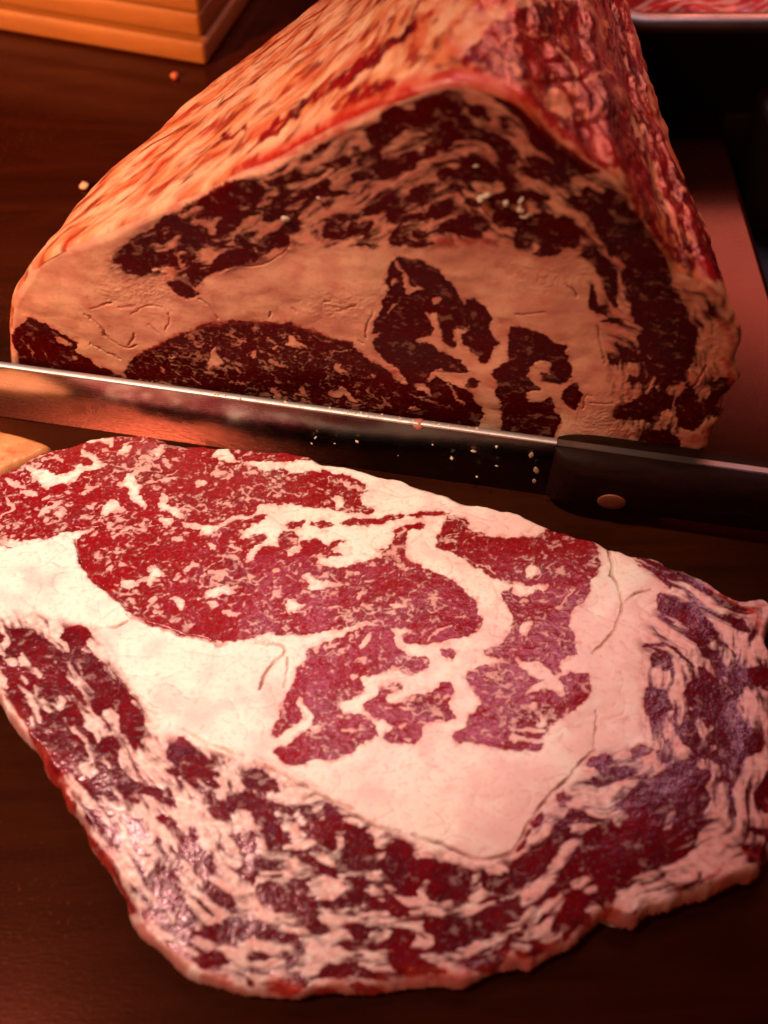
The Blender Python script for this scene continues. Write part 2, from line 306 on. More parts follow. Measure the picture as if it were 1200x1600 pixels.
FACE_PAT = """
T 0,370,3
L 55,440 110,400 150,385 200,395 240,430 300,460 350,490 370,510 340,540 400,560 450,600 520,640 580,660 640,700 600,760 300,760 150,700 80,570 60,510
F 240,470 290,470 340,510 330,520 270,500
f7 100,480 150,550 170,580
f7 200,530 230,590
f5 330,560 400,590
T 0,0,1
L 195,583 200,570 213,557 250,537 300,513 333,507 367,503 400,503 450,507 483,517 517,530 550,537 560,547 583,563 600,570 620,590 637,602 650,625 690,665 740,760 640,740 500,720 300,700 195,640
T 0,370,3
F 990,530 1015,515 1020,560 1040,595 1000,600 975,630 980,600
F 780,555 830,560 810,575
f7 1080,470 1110,500 1150,490
F 1170,540 1200,530 1200,570 1180,565
f6 1110,610 1130,640
F 910,510 960,515 940,530
f5 900,650 940,690
f6 750,620 770,640
T 400,370,3
F 155,460 180,475 200,505 250,525 200,525 160,510 145,500
F 60,560 90,580 140,605 100,600 70,580
F 70,520 100,505 105,530 80,535
F 370,585 400,610 445,640 400,640 365,635
F 330,735 390,720 385,700 420,715 450,755 485,785 440,775 420,745 380,755 345,755
F 205,700 235,705 230,745 205,735
F 65,700 100,710 120,760 100,780 80,740
F 540,635 560,650 555,670 540,660
f6 350,545 440,530
f5 520,710 550,740
f5 590,750 630,790
L 645,105 680,90 720,105 760,95 800,120 850,160 900,190 930,240 960,290 980,340 940,355 970,350 990,300 1040,300 1090,350 1110,380 1090,430 1110,470 1150,500 1110,530 1100,570 1080,600 1050,590 1030,550 990,530 960,470 990,450 1000,420 950,440 920,450 925,490 950,510 940,530 900,520 870,490 865,440 860,390 830,370 780,360 830,420 835,450 800,470 740,475 760,490 830,500 850,540 900,560 960,580 1005,630 980,650 900,640 850,625 800,660 800,690 820,670 850,655 880,670 930,690 1000,720 1040,770 1070,820 1050,880 1000,1000 850,990 700,950 680,800 720,700 680,640 600,580 540,510 560,470 600,440 560,450 550,410 580,350 600,280 620,240 610,200 620,140
F 700,180 715,200 725,250 780,240 790,260 740,265 715,290 700,240 680,170
f14 660,120 690,190
F 640,190 660,200 650,240 635,230
f10 620,350 660,320
F 740,680 790,690 830,730 820,745 780,720 750,705
f14 905,690 940,750 975,790
F 715,785 770,795 780,810 720,805
f7 720,730 820,770 920,800
F 825,290 870,285 860,310 820,330
L 975,690 1000,665 1040,660 1055,685 1020,710
L 1150,590 1200,580 1200,740 1170,760 1110,730 1150,710 1110,660 1110,640
f18 460,510 520,560 560,590 610,605 650,650 700,690
m10 470,520 520,565 570,595 620,615 680,670
m12 -560,560 -450,500 -300,425 -100,405 0,405 150,412 250,440 350,480 440,500
T 800,400,3
L -20,330 30,335 80,345 140,360 200,390 265,430 240,460 270,490 290,540 270,580 210,605 170,600 130,570 130,545 170,560 190,530 180,500 140,490 100,510 80,540 70,580 110,600 140,640 90,640 60,650 70,680 110,700 150,690 180,655 200,700 190,740 240,760 210,800 190,860 0,890 -60,850 -40,700 -80,640 -60,600 0,580 -20,500
L 220,660 260,620 300,590 330,640 320,700 300,730 250,700
L 370,30 400,0 460,20 480,60 500,100 490,170 510,250 480,250 440,180 430,110 400,80
L 360,120 390,140 400,200 410,250 440,220 450,290 420,270 380,260 355,250
L 520,0 560,-20 720,0 740,60 750,110 730,150 790,180 810,240 820,310 870,320 870,370 860,440 840,470 830,540 840,600 820,620 800,580 780,600 740,580 720,620 690,600 670,570 640,540 620,490 600,420 580,370 620,350 640,340 600,330 560,270 550,230 600,200 590,110 570,170 540,190 530,100
f8 590,90 630,110 670,100
F 700,205 730,210 720,230
f4 665,175 740,160
f10 765,380 755,430
f8 600,380 640,470
L 470,410 510,400 550,440 600,470 610,500 540,500 510,450
L 440,470 470,445 500,480 500,510 450,510
L 400,310 440,290 520,300 530,320 430,310
L 535,560 560,540 590,560 590,590 550,590
L 595,560 620,540 640,590 610,600
L 540,690 620,640 660,660 650,600 700,640 750,650 760,690 740,730 690,760 670,790 640,780 600,760 500,780 460,740 520,710
L 780,640 830,620 870,650 890,750 890,790 840,820 790,810 760,740
f14 670,790 720,730 745,740 720,790
L 930,600 980,570 1040,580 1050,620 1000,680 990,740 950,780 930,720 920,650
L 620,830 700,820 780,840 800,950 640,950
m30 850,10 900,100 950,180 1020,200
m30 970,300 1010,340 1030,400
m30 990,480 1020,540 1030,600
m26 850,850 920,840 960,790
c5 400,330 415,420 435,510
c7 910,510 880,570 850,610
T 0,0,1
L 983,330 1000,340 1035,390 1045,420 1000,410 960,400 975,380 960,340
T 0,370,3
L 510,100 550,70 620,20 700,0 800,0 800,30 750,50 720,30 680,40 700,70 740,80 800,70 830,120 850,150 820,150 770,140 750,120 700,180 660,190 600,170 560,150 600,130 560,110 530,120
L 780,215 820,200 870,220 920,240 935,270 890,295 840,270 800,245
L 870,190 900,145 950,160 990,150 1000,100 1060,70 1110,60 1200,40 1200,110 1120,130 1070,150 1000,180 960,190 930,240 890,210
T 200,120,3
L -10,770 60,740 130,690 170,660 220,640 250,670 240,720 200,770 140,780 90,770 100,810 60,840 130,830 200,815 230,860 240,900 -20,900 -30,830
F 140,720 190,700 225,700 190,740 160,755
L 240,620 290,590 330,570 370,560 430,510 500,480 560,480 620,490 660,520 640,560 580,600 510,620 460,640 400,660 340,670 310,655 350,640 370,610 320,600 290,630 260,660
L 230,790 250,740 280,710 320,695 380,710 370,750 400,775 500,755 490,775 420,795 360,820 300,820 240,830
L 400,690 450,660 520,640 560,620 640,640 560,650 530,670 500,720 440,715 420,740
L 500,780 530,745 590,720 610,735 560,760 580,790 540,800
L 625,475 700,460 760,450 830,440 880,475 820,480 760,500 720,520 660,500
L 580,620 650,600 700,590 760,570 800,545 850,520 920,480 960,490 920,520 980,540 1090,540 1040,560 960,565 880,560 800,580 740,610 720,650 680,680 630,660 650,630
L 640,560 720,540 800,520 750,550 660,575
L 780,640 810,640 800,670 770,720 760,780 740,800 680,800 620,820 605,790 650,760 700,730 730,680
L 400,860 450,830 520,820 560,800 620,830 600,870 540,860 480,890 400,900
L 250,870 300,840 330,840 290,880 260,895
L 860,350 930,310 970,295 940,330 880,365
L 890,410 960,400 1000,375 1060,385 1040,410 980,445 950,430
L 1030,470 1080,440 1110,450 1150,490 1100,500 1040,490
L 1040,330 1080,320 1090,345 1050,350
L 1065,370 1200,350 1200,400 1130,400 1090,425
L 1110,270 1130,220 1200,210 1200,330 1130,320
L 1140,440 1200,400 1200,520
L 945,660 1000,640 1080,660 1060,680 980,680
L 1090,650 1120,610 1200,580 1200,650 1120,670
L 900,720 930,690 990,700 1010,730 1050,690 1120,690 1150,700 1120,740 1050,750 1000,770 930,770 905,760
L 910,800 960,785 1000,790 930,800
L 1010,795 1100,790 1165,785 1170,810 1100,805
c3 540,890 640,880 740,820 755,790
T 600,120,3
L -20,170 0,150 60,130 100,160 150,130 180,100 250,90 300,60 350,80 380,120 370,170 330,170 300,140 260,150 290,180 340,185 390,180 400,220 470,250 530,280 600,290 590,320 560,330 600,345 630,370 630,420 560,410 540,380 550,340 500,330 440,300 400,290 340,300 310,330 240,370 170,380 130,400 155,410 150,440 110,450 70,430 40,470 0,490 -20,490 -20,395 60,400 80,360 130,350 200,330 270,310 290,280 240,265 180,270 110,250 60,280 30,320 -20,320
f9 20,195 70,225 130,250 200,250 260,255
F 100,130 140,135 150,155 110,155
L 395,140 440,130 480,160 510,200 500,220 430,205 400,180
L 545,210 570,195 590,230 580,255 550,245
L 440,70 520,80 600,130 680,160 760,240 820,300 880,350 940,390 1030,430 1040,450 940,460 880,470 850,520 780,510 770,490 840,480 780,450 750,480 700,490 660,460 620,430 660,420 740,440 700,400 650,385 690,375 770,390 800,400 760,370 700,340 680,290 700,280 640,200 590,180 560,150 520,110
f8 790,400 830,440 890,460
L 230,460 270,415 340,420 390,430 360,390 350,370 390,390 400,350 450,350 490,390 490,430 540,460 600,480 630,510 620,550 580,530 540,490 500,500 430,490 360,470 300,460 270,490
L 100,550 160,510 220,500 250,530 240,560 200,590 190,620 140,640 180,630 180,580
L -20,570 60,550 70,590 40,620 90,630 130,650 180,640 200,640 150,650 60,650 0,650 -20,620
L 280,520 330,495 400,520 340,545 300,545
L 220,600 280,570 340,550 330,600 300,640 240,670 160,690 90,680 50,710 20,680 0,650 80,650 150,645 200,640
L 370,570 430,560 460,600 420,610 380,600
L 310,660 370,640 430,635 490,670 500,700 440,750 370,750 320,730 270,740 250,710 290,680
L 520,540 600,525 660,540 720,545 760,560 790,580 700,600 690,570 640,590 600,600 540,580 500,600 480,570
L 510,670 520,620 580,610 640,630 660,680 700,650 760,640 800,650 790,700 760,730 810,760 800,700 810,670 860,655 910,690 930,740 920,780 890,800 820,790 760,780 700,750 680,720 670,740 690,770 650,810 610,800 620,700 570,700 540,710
L 850,570 930,560 940,510 1000,540 1040,600 1070,650 1090,720 1110,770 1070,780 1080,880 1050,830 1010,760 980,700 960,650 900,620
L 1020,560 1060,520 1130,560 1150,610 1200,640 1200,740 1150,770 1120,700 1100,640 1050,600
L 690,820 740,790 810,790 840,820 800,845 720,845
L 890,860 930,820 980,800 1020,850 1050,900 980,890 930,840
L 120,730 180,715 220,740 200,760 150,755
L 15,760 40,725 100,740 120,765 230,765 250,790 120,790 30,800
m40 260,770 340,775
m24 350,770 450,765 530,760
L 1130,850 1200,830 1200,900 1140,900
m20 0,100 150,60 300,40 450,60 560,80
m22 640,120 760,220 860,320 1000,410
T 200,120,3
m26 500,455 620,405 760,365 900,300 1050,210 1200,140
T 0,370,3
c5 400,360 460,400 500,470 560,520 590,530 640,510
c4 430,330 520,310
c3 420,500 560,580
c4 790,360 800,400 780,430
c4 930,290 990,320 1020,380
c4 600,510 630,460
c3 560,325 620,330
c3 620,360 680,320 760,330
c4 700,410 740,450
T 400,370,3
c3 60,380 65,360
c4 320,300 350,295
c5 380,345 430,330 475,315
c3 520,470 515,420 550,350
c3 170,340 190,350
c2 480,490 500,500
T 800,400,3
c4 260,130 290,160 300,190
c3 20,270 150,265
c3 330,720 345,650 380,660
c3 370,690 470,690
"""
BODY_PAT = """
T 0,0,2
L 730,520 800,450 850,390 920,330 1000,280 1060,240 1120,190 1200,130 1290,70 1330,80 1200,170 1130,230 1080,270 1010,300 950,340 900,390 850,430 800,460 770,490
L 1030,330 1080,290 1180,260 1240,240 1200,290 1120,320 1060,345
L 690,430 720,410 760,395 770,410 720,430 690,445
L 700,300 690,340 670,350 690,310
L 720,540 790,500 900,460 1000,400 1100,350 1200,310 1300,270 1300,310 1200,340 1100,390 1000,440 900,490 780,545
T 600,0,2
L 350,60 400,20 640,0 700,-80 760,-80 760,40 820,250 840,350 900,480 980,650 1040,800 1080,900 880,800 820,720 760,600 690,530 590,460 500,380 440,300 350,250 280,230 220,200 300,130
F 490,300 560,275 600,290 590,350 560,370 500,340
f8 598,250 598,330
F 690,520 740,530 780,570 770,600 720,560
f20 640,10 670,50 690,120
f10 830,560 860,660 900,760
f14 800,400 830,520 880,640 930,760
f12 720,260 760,330 790,420
f10 380,120 440,100 520,110
f10 640,250 690,230 720,200
f12 330,180 400,190 430,230
f9 540,150 590,200 610,240
"""
# ---- END PATTERN DATA -----------------------------------------------------
# ---- PATTERN ENGINE -------------------------------------------------------
_rng = np.random.RandomState(7)
_perm = _rng.permutation(4096).astype(np.int64)
_ang = _rng.rand(4096) * 2 * np.pi
_gx, _gy = np.cos(_ang), np.sin(_ang)
def noise2(x, y, seed=0):
    """gradient noise, about -0.7..0.7"""
    xi = np.floor(x).astype(np.int64); yi = np.floor(y).astype(np.int64)
    fx = x - xi; fy = y - yi
    u = fx * fx * fx * (fx * (fx * 6 - 15) + 10); v = fy * fy * fy * (fy * (fy * 6 - 15) + 10)
    def g(ix, iy, dx, dy):
        h = _perm[(_perm[(ix + seed * 57) & 4095] + iy) & 4095]
        return _gx[h] * dx + _gy[h] * dy
    a = g(xi, yi, fx, fy); b = g(xi + 1, yi, fx - 1, fy)
    c = g(xi, yi + 1, fx, fy - 1); d = g(xi + 1, yi + 1, fx - 1, fy - 1)
    return (a + (b - a) * u) * (1 - v) + (c + (d - c) * u) * v
def fbm(x, y, seed=0, octv=3):
    r = 0; a = 1.0
    for k in range(octv):
        r = r + a * noise2(x * 2 ** k, y * 2 ** k, seed + 11 * k); a *= .5
    return r
def sstep(a, b, x):
    t = np.clip((x - a) / (b - a), 0, 1); return t * t * (3 - 2 * t)
def pts_of(s):
    return np.array([[float(c) for c in p.split(',')] for p in s.split()])
def chaikin(p, closed=True, n=1):
    for _ in range(n):
        if closed:
            q = np.roll(p, -1, 0)
            p = np.stack([p * .75 + q * .25, p * .25 + q * .75], 1).reshape(-1, 2)
        else:
            a, b = p[:-1], p[1:]
            m = np.stack([a * .75 + b * .25, a * .25 + b * .75], 1).reshape(-1, 2)
            p = np.vstack([p[:1], m, p[-1:]])
    return p
def sd_poly(X, Y, P, closed=True):
    """distance to a polyline; negative inside when closed"""
    d = np.full(X.shape, 1e18); ins = np.zeros(X.shape, bool)
    n = len(P)
    for i in range(n if closed else n - 1):
        ax, ay = P[i]; bx, by = P[(i + 1) % n]
        ex, ey = bx - ax, by - ay
        L2 = ex * ex + ey * ey
        if L2 < 1e-18: continue
        wx, wy = X - ax, Y - ay
        t = np.clip((wx * ex + wy * ey) / L2, 0, 1)
        d = np.minimum(d, (wx - ex * t) ** 2 + (wy - ey * t) ** 2)
        if closed and ay != by:
            c = ((ay <= Y) & (by > Y)) | ((by <= Y) & (ay > Y))
            ins ^= c & (X < ax + (Y - ay) / ey * ex)
    d = np.sqrt(d)
    return np.where(ins, -d, d) if closed else d
class Panel:
    """the drawing of one meat surface: lean, crack and silverskin layers"""
    def __init__(s, x0, y0, x1, y1):
        s.x0, s.y0, s.w, s.h = x0, y0, x1 - x0, y1 - y0
        s.lean = np.zeros((s.h, s.w)); s.crack = np.zeros((s.h, s.w)); s.skin = np.zeros((s.h, s.w))
    def shape(s, buf, P, closed, width, val, soft=1.6):
        m = width + 4
        ax = max(0, int(P[:, 0].min() - s.x0 - m)); bx = min(s.w, int(P[:, 0].max() - s.x0 + m) + 1)
        ay = max(0, int(P[:, 1].min() - s.y0 - m)); by = min(s.h, int(P[:, 1].max() - s.y0 + m) + 1)
        if bx <= ax or by <= ay: return
        Y, X = np.mgrid[ay:by, ax:bx].astype(float)
        sd = sd_poly(X + s.x0, Y + s.y0, P, closed)
        if not closed: sd = sd - width / 2
        a = sstep(soft, -soft, sd)
        b = buf[ay:by, ax:bx]
        b += (val - b) * a
    def draw(s, text):
        ox = oy = 0.; sc = 1.
        for ln in text.strip().splitlines():
            k, _, rest = ln.partition(' ')
            if k == 'T': ox, oy, sc = [float(c) for c in rest.split(',')]; continue
            P = pts_of(rest) / sc + [ox, oy]
            if k == 'L': s.shape(s.lean, chaikin(P), True, 0, 1)
            elif k == 'F': s.shape(s.lean, chaikin(P), True, 0, 0)
            else:
                wd = float(k[1:]) / sc
                P = chaikin(P, False, 2)
                if k[0] == 'l': s.shape(s.lean, P, False, max(wd, 2), 1)
                if k[0] == 'f': s.shape(s.lean, P, False, max(wd, 2), 0, 1.2)
                if k[0] == 'c': s.shape(s.crack, P, False, max(wd * 1.35, 1.7), 1, 2.0)
                if k[0] == 'm': s.shape(s.skin, P, False, wd, 1, 3.0)
        return s
    def get(s, buf, px, py):
        x = np.clip(px - s.x0, 0, s.w - 1.001); y = np.clip(py - s.y0, 0, s.h - 1.001)
        i = x.astype(int); j = y.astype(int); fx = x - i; fy = y - j
        return (buf[j, i] * (1 - fx) + buf[j, i + 1] * fx) * (1 - fy) + (buf[j + 1, i] * (1 - fx) + buf[j + 1, i + 1] * fx) * fy
# ---- END PATTERN ENGINE ---------------------------------------------------
def box_blur(a, r, n=3):
    for _ in range(n):
        for ax in (0, 1):
            p = np.concatenate([np.repeat(np.take(a, [0], ax), r + 1, ax), a, np.repeat(np.take(a, [-1], ax), r, ax)], ax)
            c = np.cumsum(p, ax); k = 2 * r + 1
            a = (np.take(c, range(k, c.shape[ax]), ax) - np.take(c, range(0, c.shape[ax] - k), ax)) / k
    return a
def meat_field(p, px, py, mx, my, seed, eye, su, sv, zone, rag=1.0):
    """lean amount (0..1), crack, silverskin at authoring points px,py; mx,my are millimetres on the cut;
    eye = fine-marbled zone, zone = streaky outer muscles; su,sv run along and across the outer muscle layers"""
    w1 = lambda s: 5.0 * noise2(mx / 5.2, my / 4.2, s) + 3.4 * noise2(mx / 2.1, my / 1.7, s + 1) + 2.0 * noise2(mx / .95, my / .8, s + 2)
    wx = w1(seed) * rag; wy = w1(seed + 5) * rag
    base = p.get(p.lean, px + wx, py + wy)
    if not hasattr(p, 'blur'): p.blur = box_blur(p.lean, 4); p.wide = box_blur(p.lean, 9)
    soft = p.get(p.blur, px + wx * .8, py + wy * .8)
    wide = p.get(p.wide, px + wx * .8, py + wy * .8)
    n = fbm(mx / 2.3, my / 1.7, seed + 20, 3)
    big = fbm(mx / 14, my / 11, seed + 40, 2)
    l_eye = sstep(.12, .88, base + .45 * n)
    # outer muscles: feathered strands that follow the curve of the layer
    a = su + 2.0 * noise2(mx / 6, my / 6, seed + 33); b = sv + 1.5 * noise2(mx / 7, my / 7, seed + 34)
    strand = noise2(a / 9, b / 2.5, seed + 30) + .65 * noise2(a / 4.2, b / 1.3, seed + 31) + .32 * noise2(a / 1.9, b / .7, seed + 32)
    l_isl = sstep(.22, .74, .52 * base + .48 * soft + .34 * strand + .12 * n + .04)
    l_str = sstep(.22, .76, .42 * base + .44 * wide + .66 * strand + .12 * n + .35)
    l_cap = l_isl + (l_str - l_isl) * zone
    lean = l_eye * eye + l_cap * (1 - eye)
    # fine intramuscular fat: crooked patches, dots and a faint mottling
    ax = mx + .8 * noise2(mx / 3.0, my / 3.0, seed + 50); ay = my + .8 * noise2(mx / 3.0, my / 3.0, seed + 51)
    r2 = noise2(ax / 1.9, ay / 1.45, seed + 61) + .5 * noise2(ax / .85, ay / .7, seed + 62)
    r3 = noise2(ax / 4.4, ay / 3.0, seed + 60) + .65 * noise2(ax / 1.9, ay / 1.4, seed + 63) + .4 * noise2(ax / .9, ay / .7, seed + 64)
    vein = 1 - np.abs(noise2(ax / 7.5, ay / 5.5, seed + 67) + .35 * noise2(ax / 2.2, ay / 1.8, seed + 68)) * 7
    patch = np.maximum(sstep(.24, .66, r3 + big * .35), sstep(.72, 1.25, vein + .8 * r2 + .7 * big) * eye * .85) * .95
    dots = sstep(.36, .60, r2 + big * .3) * .35
    mottle = .03 * sstep(-.2, .5, noise2(ax / 1.2, ay / .9, seed + 65) + .6 * noise2(ax / .6, ay / .5, seed + 66) + .3 * big)
    fleck = np.clip(np.maximum(np.maximum(patch, dots), mottle) * (.25 + .75 * eye), 0, 1)
    near = p.get(p.blur, px + wx * 2.0, py + wy * 2.0)
    lean = np.clip(lean * (1 - .90 * fleck), 0, 1)
    crack = p.get(p.crack, px + wx * .6, py + wy * .6) * np.clip(.55 + 1.1 * noise2(mx / 6, my / 6, seed + 90), .4, 1)
    skin = p.get(p.skin, px + wx, py + wy) * np.clip(.75 + 1.2 * noise2(mx / 3, my / 2, seed + 70), 0, 1)
    pink = np.clip(sstep(.02, .75, near + .25 * n) + .7 * zone * np.clip(.75 + n, 0, 1), 0, 1) * (1 - lean)          # fat stained by the muscle beside it
    return lean, crack, skin, fleck, big, n, pink
# ---- helpers --------------------------------------------------------------
random.seed(4); rng = np.random.RandomState(11)
SP, CP = math.sin(PITCH), math.cos(PITCH)
def ray(px, py):
    a, b = (np.asarray(px, float) - 600) / FPX, (800 - np.asarray(py, float)) / FPX
    return a, CP + b * SP, -SP + b * CP                       # x, y, z of the sight line through a traced point
def on_z(px, py, z=0.0):
    dx, dy, dz = ray(px, py); t = (z - CAM_H) / dz
    return t * dx, t * dy
def to_px(x, y, z):
    r = z - CAM_H; dep = y * CP - r * SP; up = y * SP + r * CP
    return 600 + FPX * x / dep, 800 - FPX * up / dep

def link(o, parent=None):
    scene.collection.objects.link(o)
    if parent: o.parent = parent
    return o
def tag(o, label=None, cat=None, group=None, kind=None):
    if label: o['label'] = label
    if cat: o['category'] = cat
    if group: o['group'] = group
    if kind: o['kind'] = kind
    return o
def empty(name, loc=(0, 0, 0)):
    o = bpy.data.objects.new(name, None); o.empty_display_size = .02; o.location = loc
    return link(o)
def child(name, me, parent):
    o = bpy.data.objects.new(name, me); link(o, parent)
    o.matrix_parent_inverse = Matrix.Translation(parent.location).inverted()
    return o
def np_mesh(name, co, quads, mat, normals=None, attrs=None):
    me = bpy.data.meshes.new(name)
    nv, nf = len(co), len(quads)
    me.vertices.add(nv); me.vertices.foreach_set('co', np.ascontiguousarray(co, np.float32).ravel())
    me.loops.add(nf * 4); me.loops.foreach_set('vertex_index', np.ascontiguousarray(quads, np.int32).ravel())
    me.polygons.add(nf)
    me.polygons.foreach_set('loop_start', np.arange(0, nf * 4, 4, dtype=np.int32))
    me.update(calc_edges=True)
    me.polygons.foreach_set('use_smooth', np.ones(nf, bool))
    for k, v in (attrs or {}).items():
        a = me.attributes.new(k, 'FLOAT', 'POINT'); a.data.foreach_set('value', np.ascontiguousarray(v, np.float32).ravel())
    me.materials.append(mat)
    if normals is not None:
        me.normals_split_custom_set_from_vertices(normals.astype(np.float32).tolist())
    return me
def bm_mesh(name, bm, mat, smooth=True, recalc=True):
    if recalc: bmesh.ops.recalc_face_normals(bm, faces=bm.faces[:])
    me = bpy.data.meshes.new(name); bm.to_mesh(me); bm.free()
    for p in me.polygons: p.use_smooth = smooth
    me.materials.append(mat)
    return me
def auto_smooth(me, deg=18):
    me.set_sharp_from_angle(angle=math.radians(deg))
    return me

# ---- materials ------------------------------------------------------------
class N:
    def __init__(s, name):
        s.m = bpy.data.materials.new(name); s.m.use_nodes = True
        s.t = s.m.node_tree; s.b = s.t.nodes['Principled BSDF']
    def n(s, typ, **kw):
        o = s.t.nodes.new(typ)
        for k, v in kw.items(): setattr(o, k, v)
        return o
    def l(s, a, b): s.t.links.new(a, b)
    def val(s, sock, v):
        if hasattr(v, 'links'): s.l(v, sock)
        else: sock.default_value = v
    def attr(s, name): return s.n('ShaderNodeAttribute', attribute_name=name).outputs['Fac']
    def coord(s, scale=(1, 1, 1)):
        c = s.n('ShaderNodeTexCoord'); m = s.n('ShaderNodeMapping'); m.inputs['Scale'].default_value = scale
        s.l(c.outputs['Object'], m.inputs['Vector']); return m.outputs['Vector']
    def noise(s, vec, scale, detail=4, rough=.55, dist=0):
        o = s.n('ShaderNodeTexNoise'); o.inputs['Scale'].default_value = scale; o.inputs['Detail'].default_value = detail
        o.inputs['Roughness'].default_value = rough; o.inputs['Distortion'].default_value = dist
        s.l(vec, o.inputs['Vector']); return o.outputs['Fac']
    def ramp(s, fac, stops):
        o = s.n('ShaderNodeValToRGB'); e = o.color_ramp.elements
        while len(e) < len(stops): e.new(.5)
        for i, (p, c) in enumerate(stops): e[i].position = p; e[i].color = (*c, 1) if len(c) == 3 else c
        s.l(fac, o.inputs['Fac']); return o.outputs['Color']
    def mix(s, fac, a, b, blend='MIX'):
        o = s.n('ShaderNodeMix', data_type='RGBA', blend_type=blend)
        s.val(o.inputs[0], fac)
        for i, v in ((6, a), (7, b)):
            if isinstance(v, tuple): o.inputs[i].default_value = (*v, 1)
            else: s.l(v, o.inputs[i])
        return o.outputs[2]
    def math(s, op, a, b=0.0, clamp=False):
        o = s.n('ShaderNodeMath', operation=op, use_clamp=clamp); s.val(o.inputs[0], a); s.val(o.inputs[1], b); return o.outputs[0]
    def rng(s, v, a, b, c, d):
        o = s.n('ShaderNodeMapRange'); s.l(v, o.inputs[0])
        for i, x in enumerate((a, b, c, d)): o.inputs[i + 1].default_value = x
        return o.outputs[0]
    def bump(s, h, strength, dist, normal=None):
        o = s.n('ShaderNodeBump'); o.inputs['Strength'].default_value = strength; o.inputs['Distance'].default_value = dist
        s.l(h, o.inputs['Height'])
        if normal: s.l(normal, o.inputs['Normal'])
        return o.outputs['Normal']
    def set(s, **kw):
        for k, v in kw.items():
            sock = s.b.inputs[k.replace('_', ' ')]
            if isinstance(v, tuple) and len(v) == 3 and sock.type == 'RGBA': v = (*v, 1)
            s.val(sock, v)
        return s.m

def meat_material(name, fat_a, fat_b, lean_a, lean_b, skin_c, sheen=.30, spec=.55):
    """fat and muscle told apart by the surface attributes of the cut"""
    k = N(name); v = k.coord()
    lean, crack, skin, tone, mott, grain, pink = [k.attr(a) for a in ('lean', 'crack', 'skin', 'tone', 'mott', 'grain', 'pink')]
    fat = k.mix(mott, fat_a, fat_b)
    fat = k.mix(k.rng(grain, .55, 1.0, 0, .28), fat, tuple(c * f for c, f in zip(fat_b, (.86, .62, .55))))
    fat = k.mix(k.math('MULTIPLY', pink, .85), fat, tuple(c * f for c, f in zip(fat_b, (.86, .50, .48))))
    ln = k.mix(tone, lean_a, lean_b)
    ln = k.mix(k.rng(grain, .45, 1.0, 0, .35), ln, tuple(c * .45 for c in lean_b))
    ln = k.mix(k.rng(grain, .0, .35, .22, 0), ln, tuple(min(1, c * 1.6) for c in lean_a))
    col = k.mix(lean, fat, ln)
    col = k.mix(k.math('MULTIPLY', skin, .75), col, skin_c)
    col = k.mix(k.math('MULTIPLY', crack, .9), col, (.20, .028, .010))
    h = k.math('MULTIPLY', k.noise(k.coord((1, 1.5, 1)), 950, 2, .6, .8), k.rng(lean, 0, 1, .10, 1))
    rough = k.math('ADD', k.rng(lean, 0, 1, .44, sheen), k.rng(grain, 0, 1, -.08, .08))
    k.set(Base_Color=col, Roughness=rough, Normal=k.bump(h, .09, .0012), Specular_IOR_Level=k.rng(lean, 0, 1, .5, spec))
    k.set(Specular_Tint=k.mix(lean, (1.0, .85, .80), (1.0, .60, .66)))
    if SSS: k.set(Subsurface_Weight=.25, Subsurface_Radius=(1.0, .30, .18), Subsurface_Scale=.0022)
    return k.m
SSS = True

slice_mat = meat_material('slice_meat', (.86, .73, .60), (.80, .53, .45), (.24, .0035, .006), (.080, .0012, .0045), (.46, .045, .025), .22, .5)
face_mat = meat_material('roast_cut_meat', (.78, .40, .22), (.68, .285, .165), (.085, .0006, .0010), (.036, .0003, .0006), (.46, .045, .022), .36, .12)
body_mat = meat_material('roast_outer_meat', (.70, .34, .16), (.58, .16, .045), (.30, .006, .005), (.080, .002, .005), (.48, .022, .006), .28, .5)
tray_meat_mat = meat_material('tray_meat', (.80, .50, .38), (.75, .42, .30), (.72, .05, .035), (.55, .03, .025), (.6, .12, .05))

def wood(name, a, b, rough, scale=14, stretch=(1, 9, 9), bump=.25, dark=.5, lines=220, spec=.5, tint=(1, 1, 1), specks=False):
    k = N(name); v = k.coord(stretch)
    n1 = k.noise(v, scale, 6, .6, 1.2); n2 = k.noise(v, lines, 3, .6)
    c = k.mix(k.rng(n1, .3, .7, 0, 1), a, b)
    c = k.mix(k.rng(n2, .5, .75, 0, dark), c, tuple(x * .4 for x in a))
    st = k.noise(k.coord(), 9, 4, .6)
    c = k.mix(k.rng(st, .45, .7, 0, .5), c, tuple(x * .5 for x in a))
    if specks:                                                 # dried specks of fat and juice on the board
        sp = k.math('MULTIPLY', k.rng(k.noise(k.coord(), 800, 2, .5), .62, .72, 0, 1), k.rng(k.noise(k.coord(), 9, 2, .5), .54, .70, 0, .8))
        c = k.mix(sp, c, (.11, .024, .009))
    r = k.math('ADD', rough, k.math('MULTIPLY', k.rng(st, .3, .7, -.5, .5), .1))
    h = k.math('ADD', n2, k.math('MULTIPLY', k.noise(k.coord(), 700, 2, .5), .6))
    k.set(Base_Color=c, Roughness=r, Normal=k.bump(h, bump, .0012), Specular_IOR_Level=spec, Specular_Tint=tint)
    return k.m
board_mat = wood('board_wood', (.038, .0078, .0022), (.018, .0034, .0010), .18, 10, (1, 7, 7), .03, spec=.24, tint=(1, .20, .10), specks=True)
plank_mat = wood('plank_wood', (.29, .125, .036), (.20, .08, .02), .5, 12, (1, 10, 10), .15, .35)
handle_mat = wood('handle_wood', (.022, .006, .003), (.008, .0025, .0015), .5, 60, (1, 8, 8), .2, .6, 500, spec=.06)

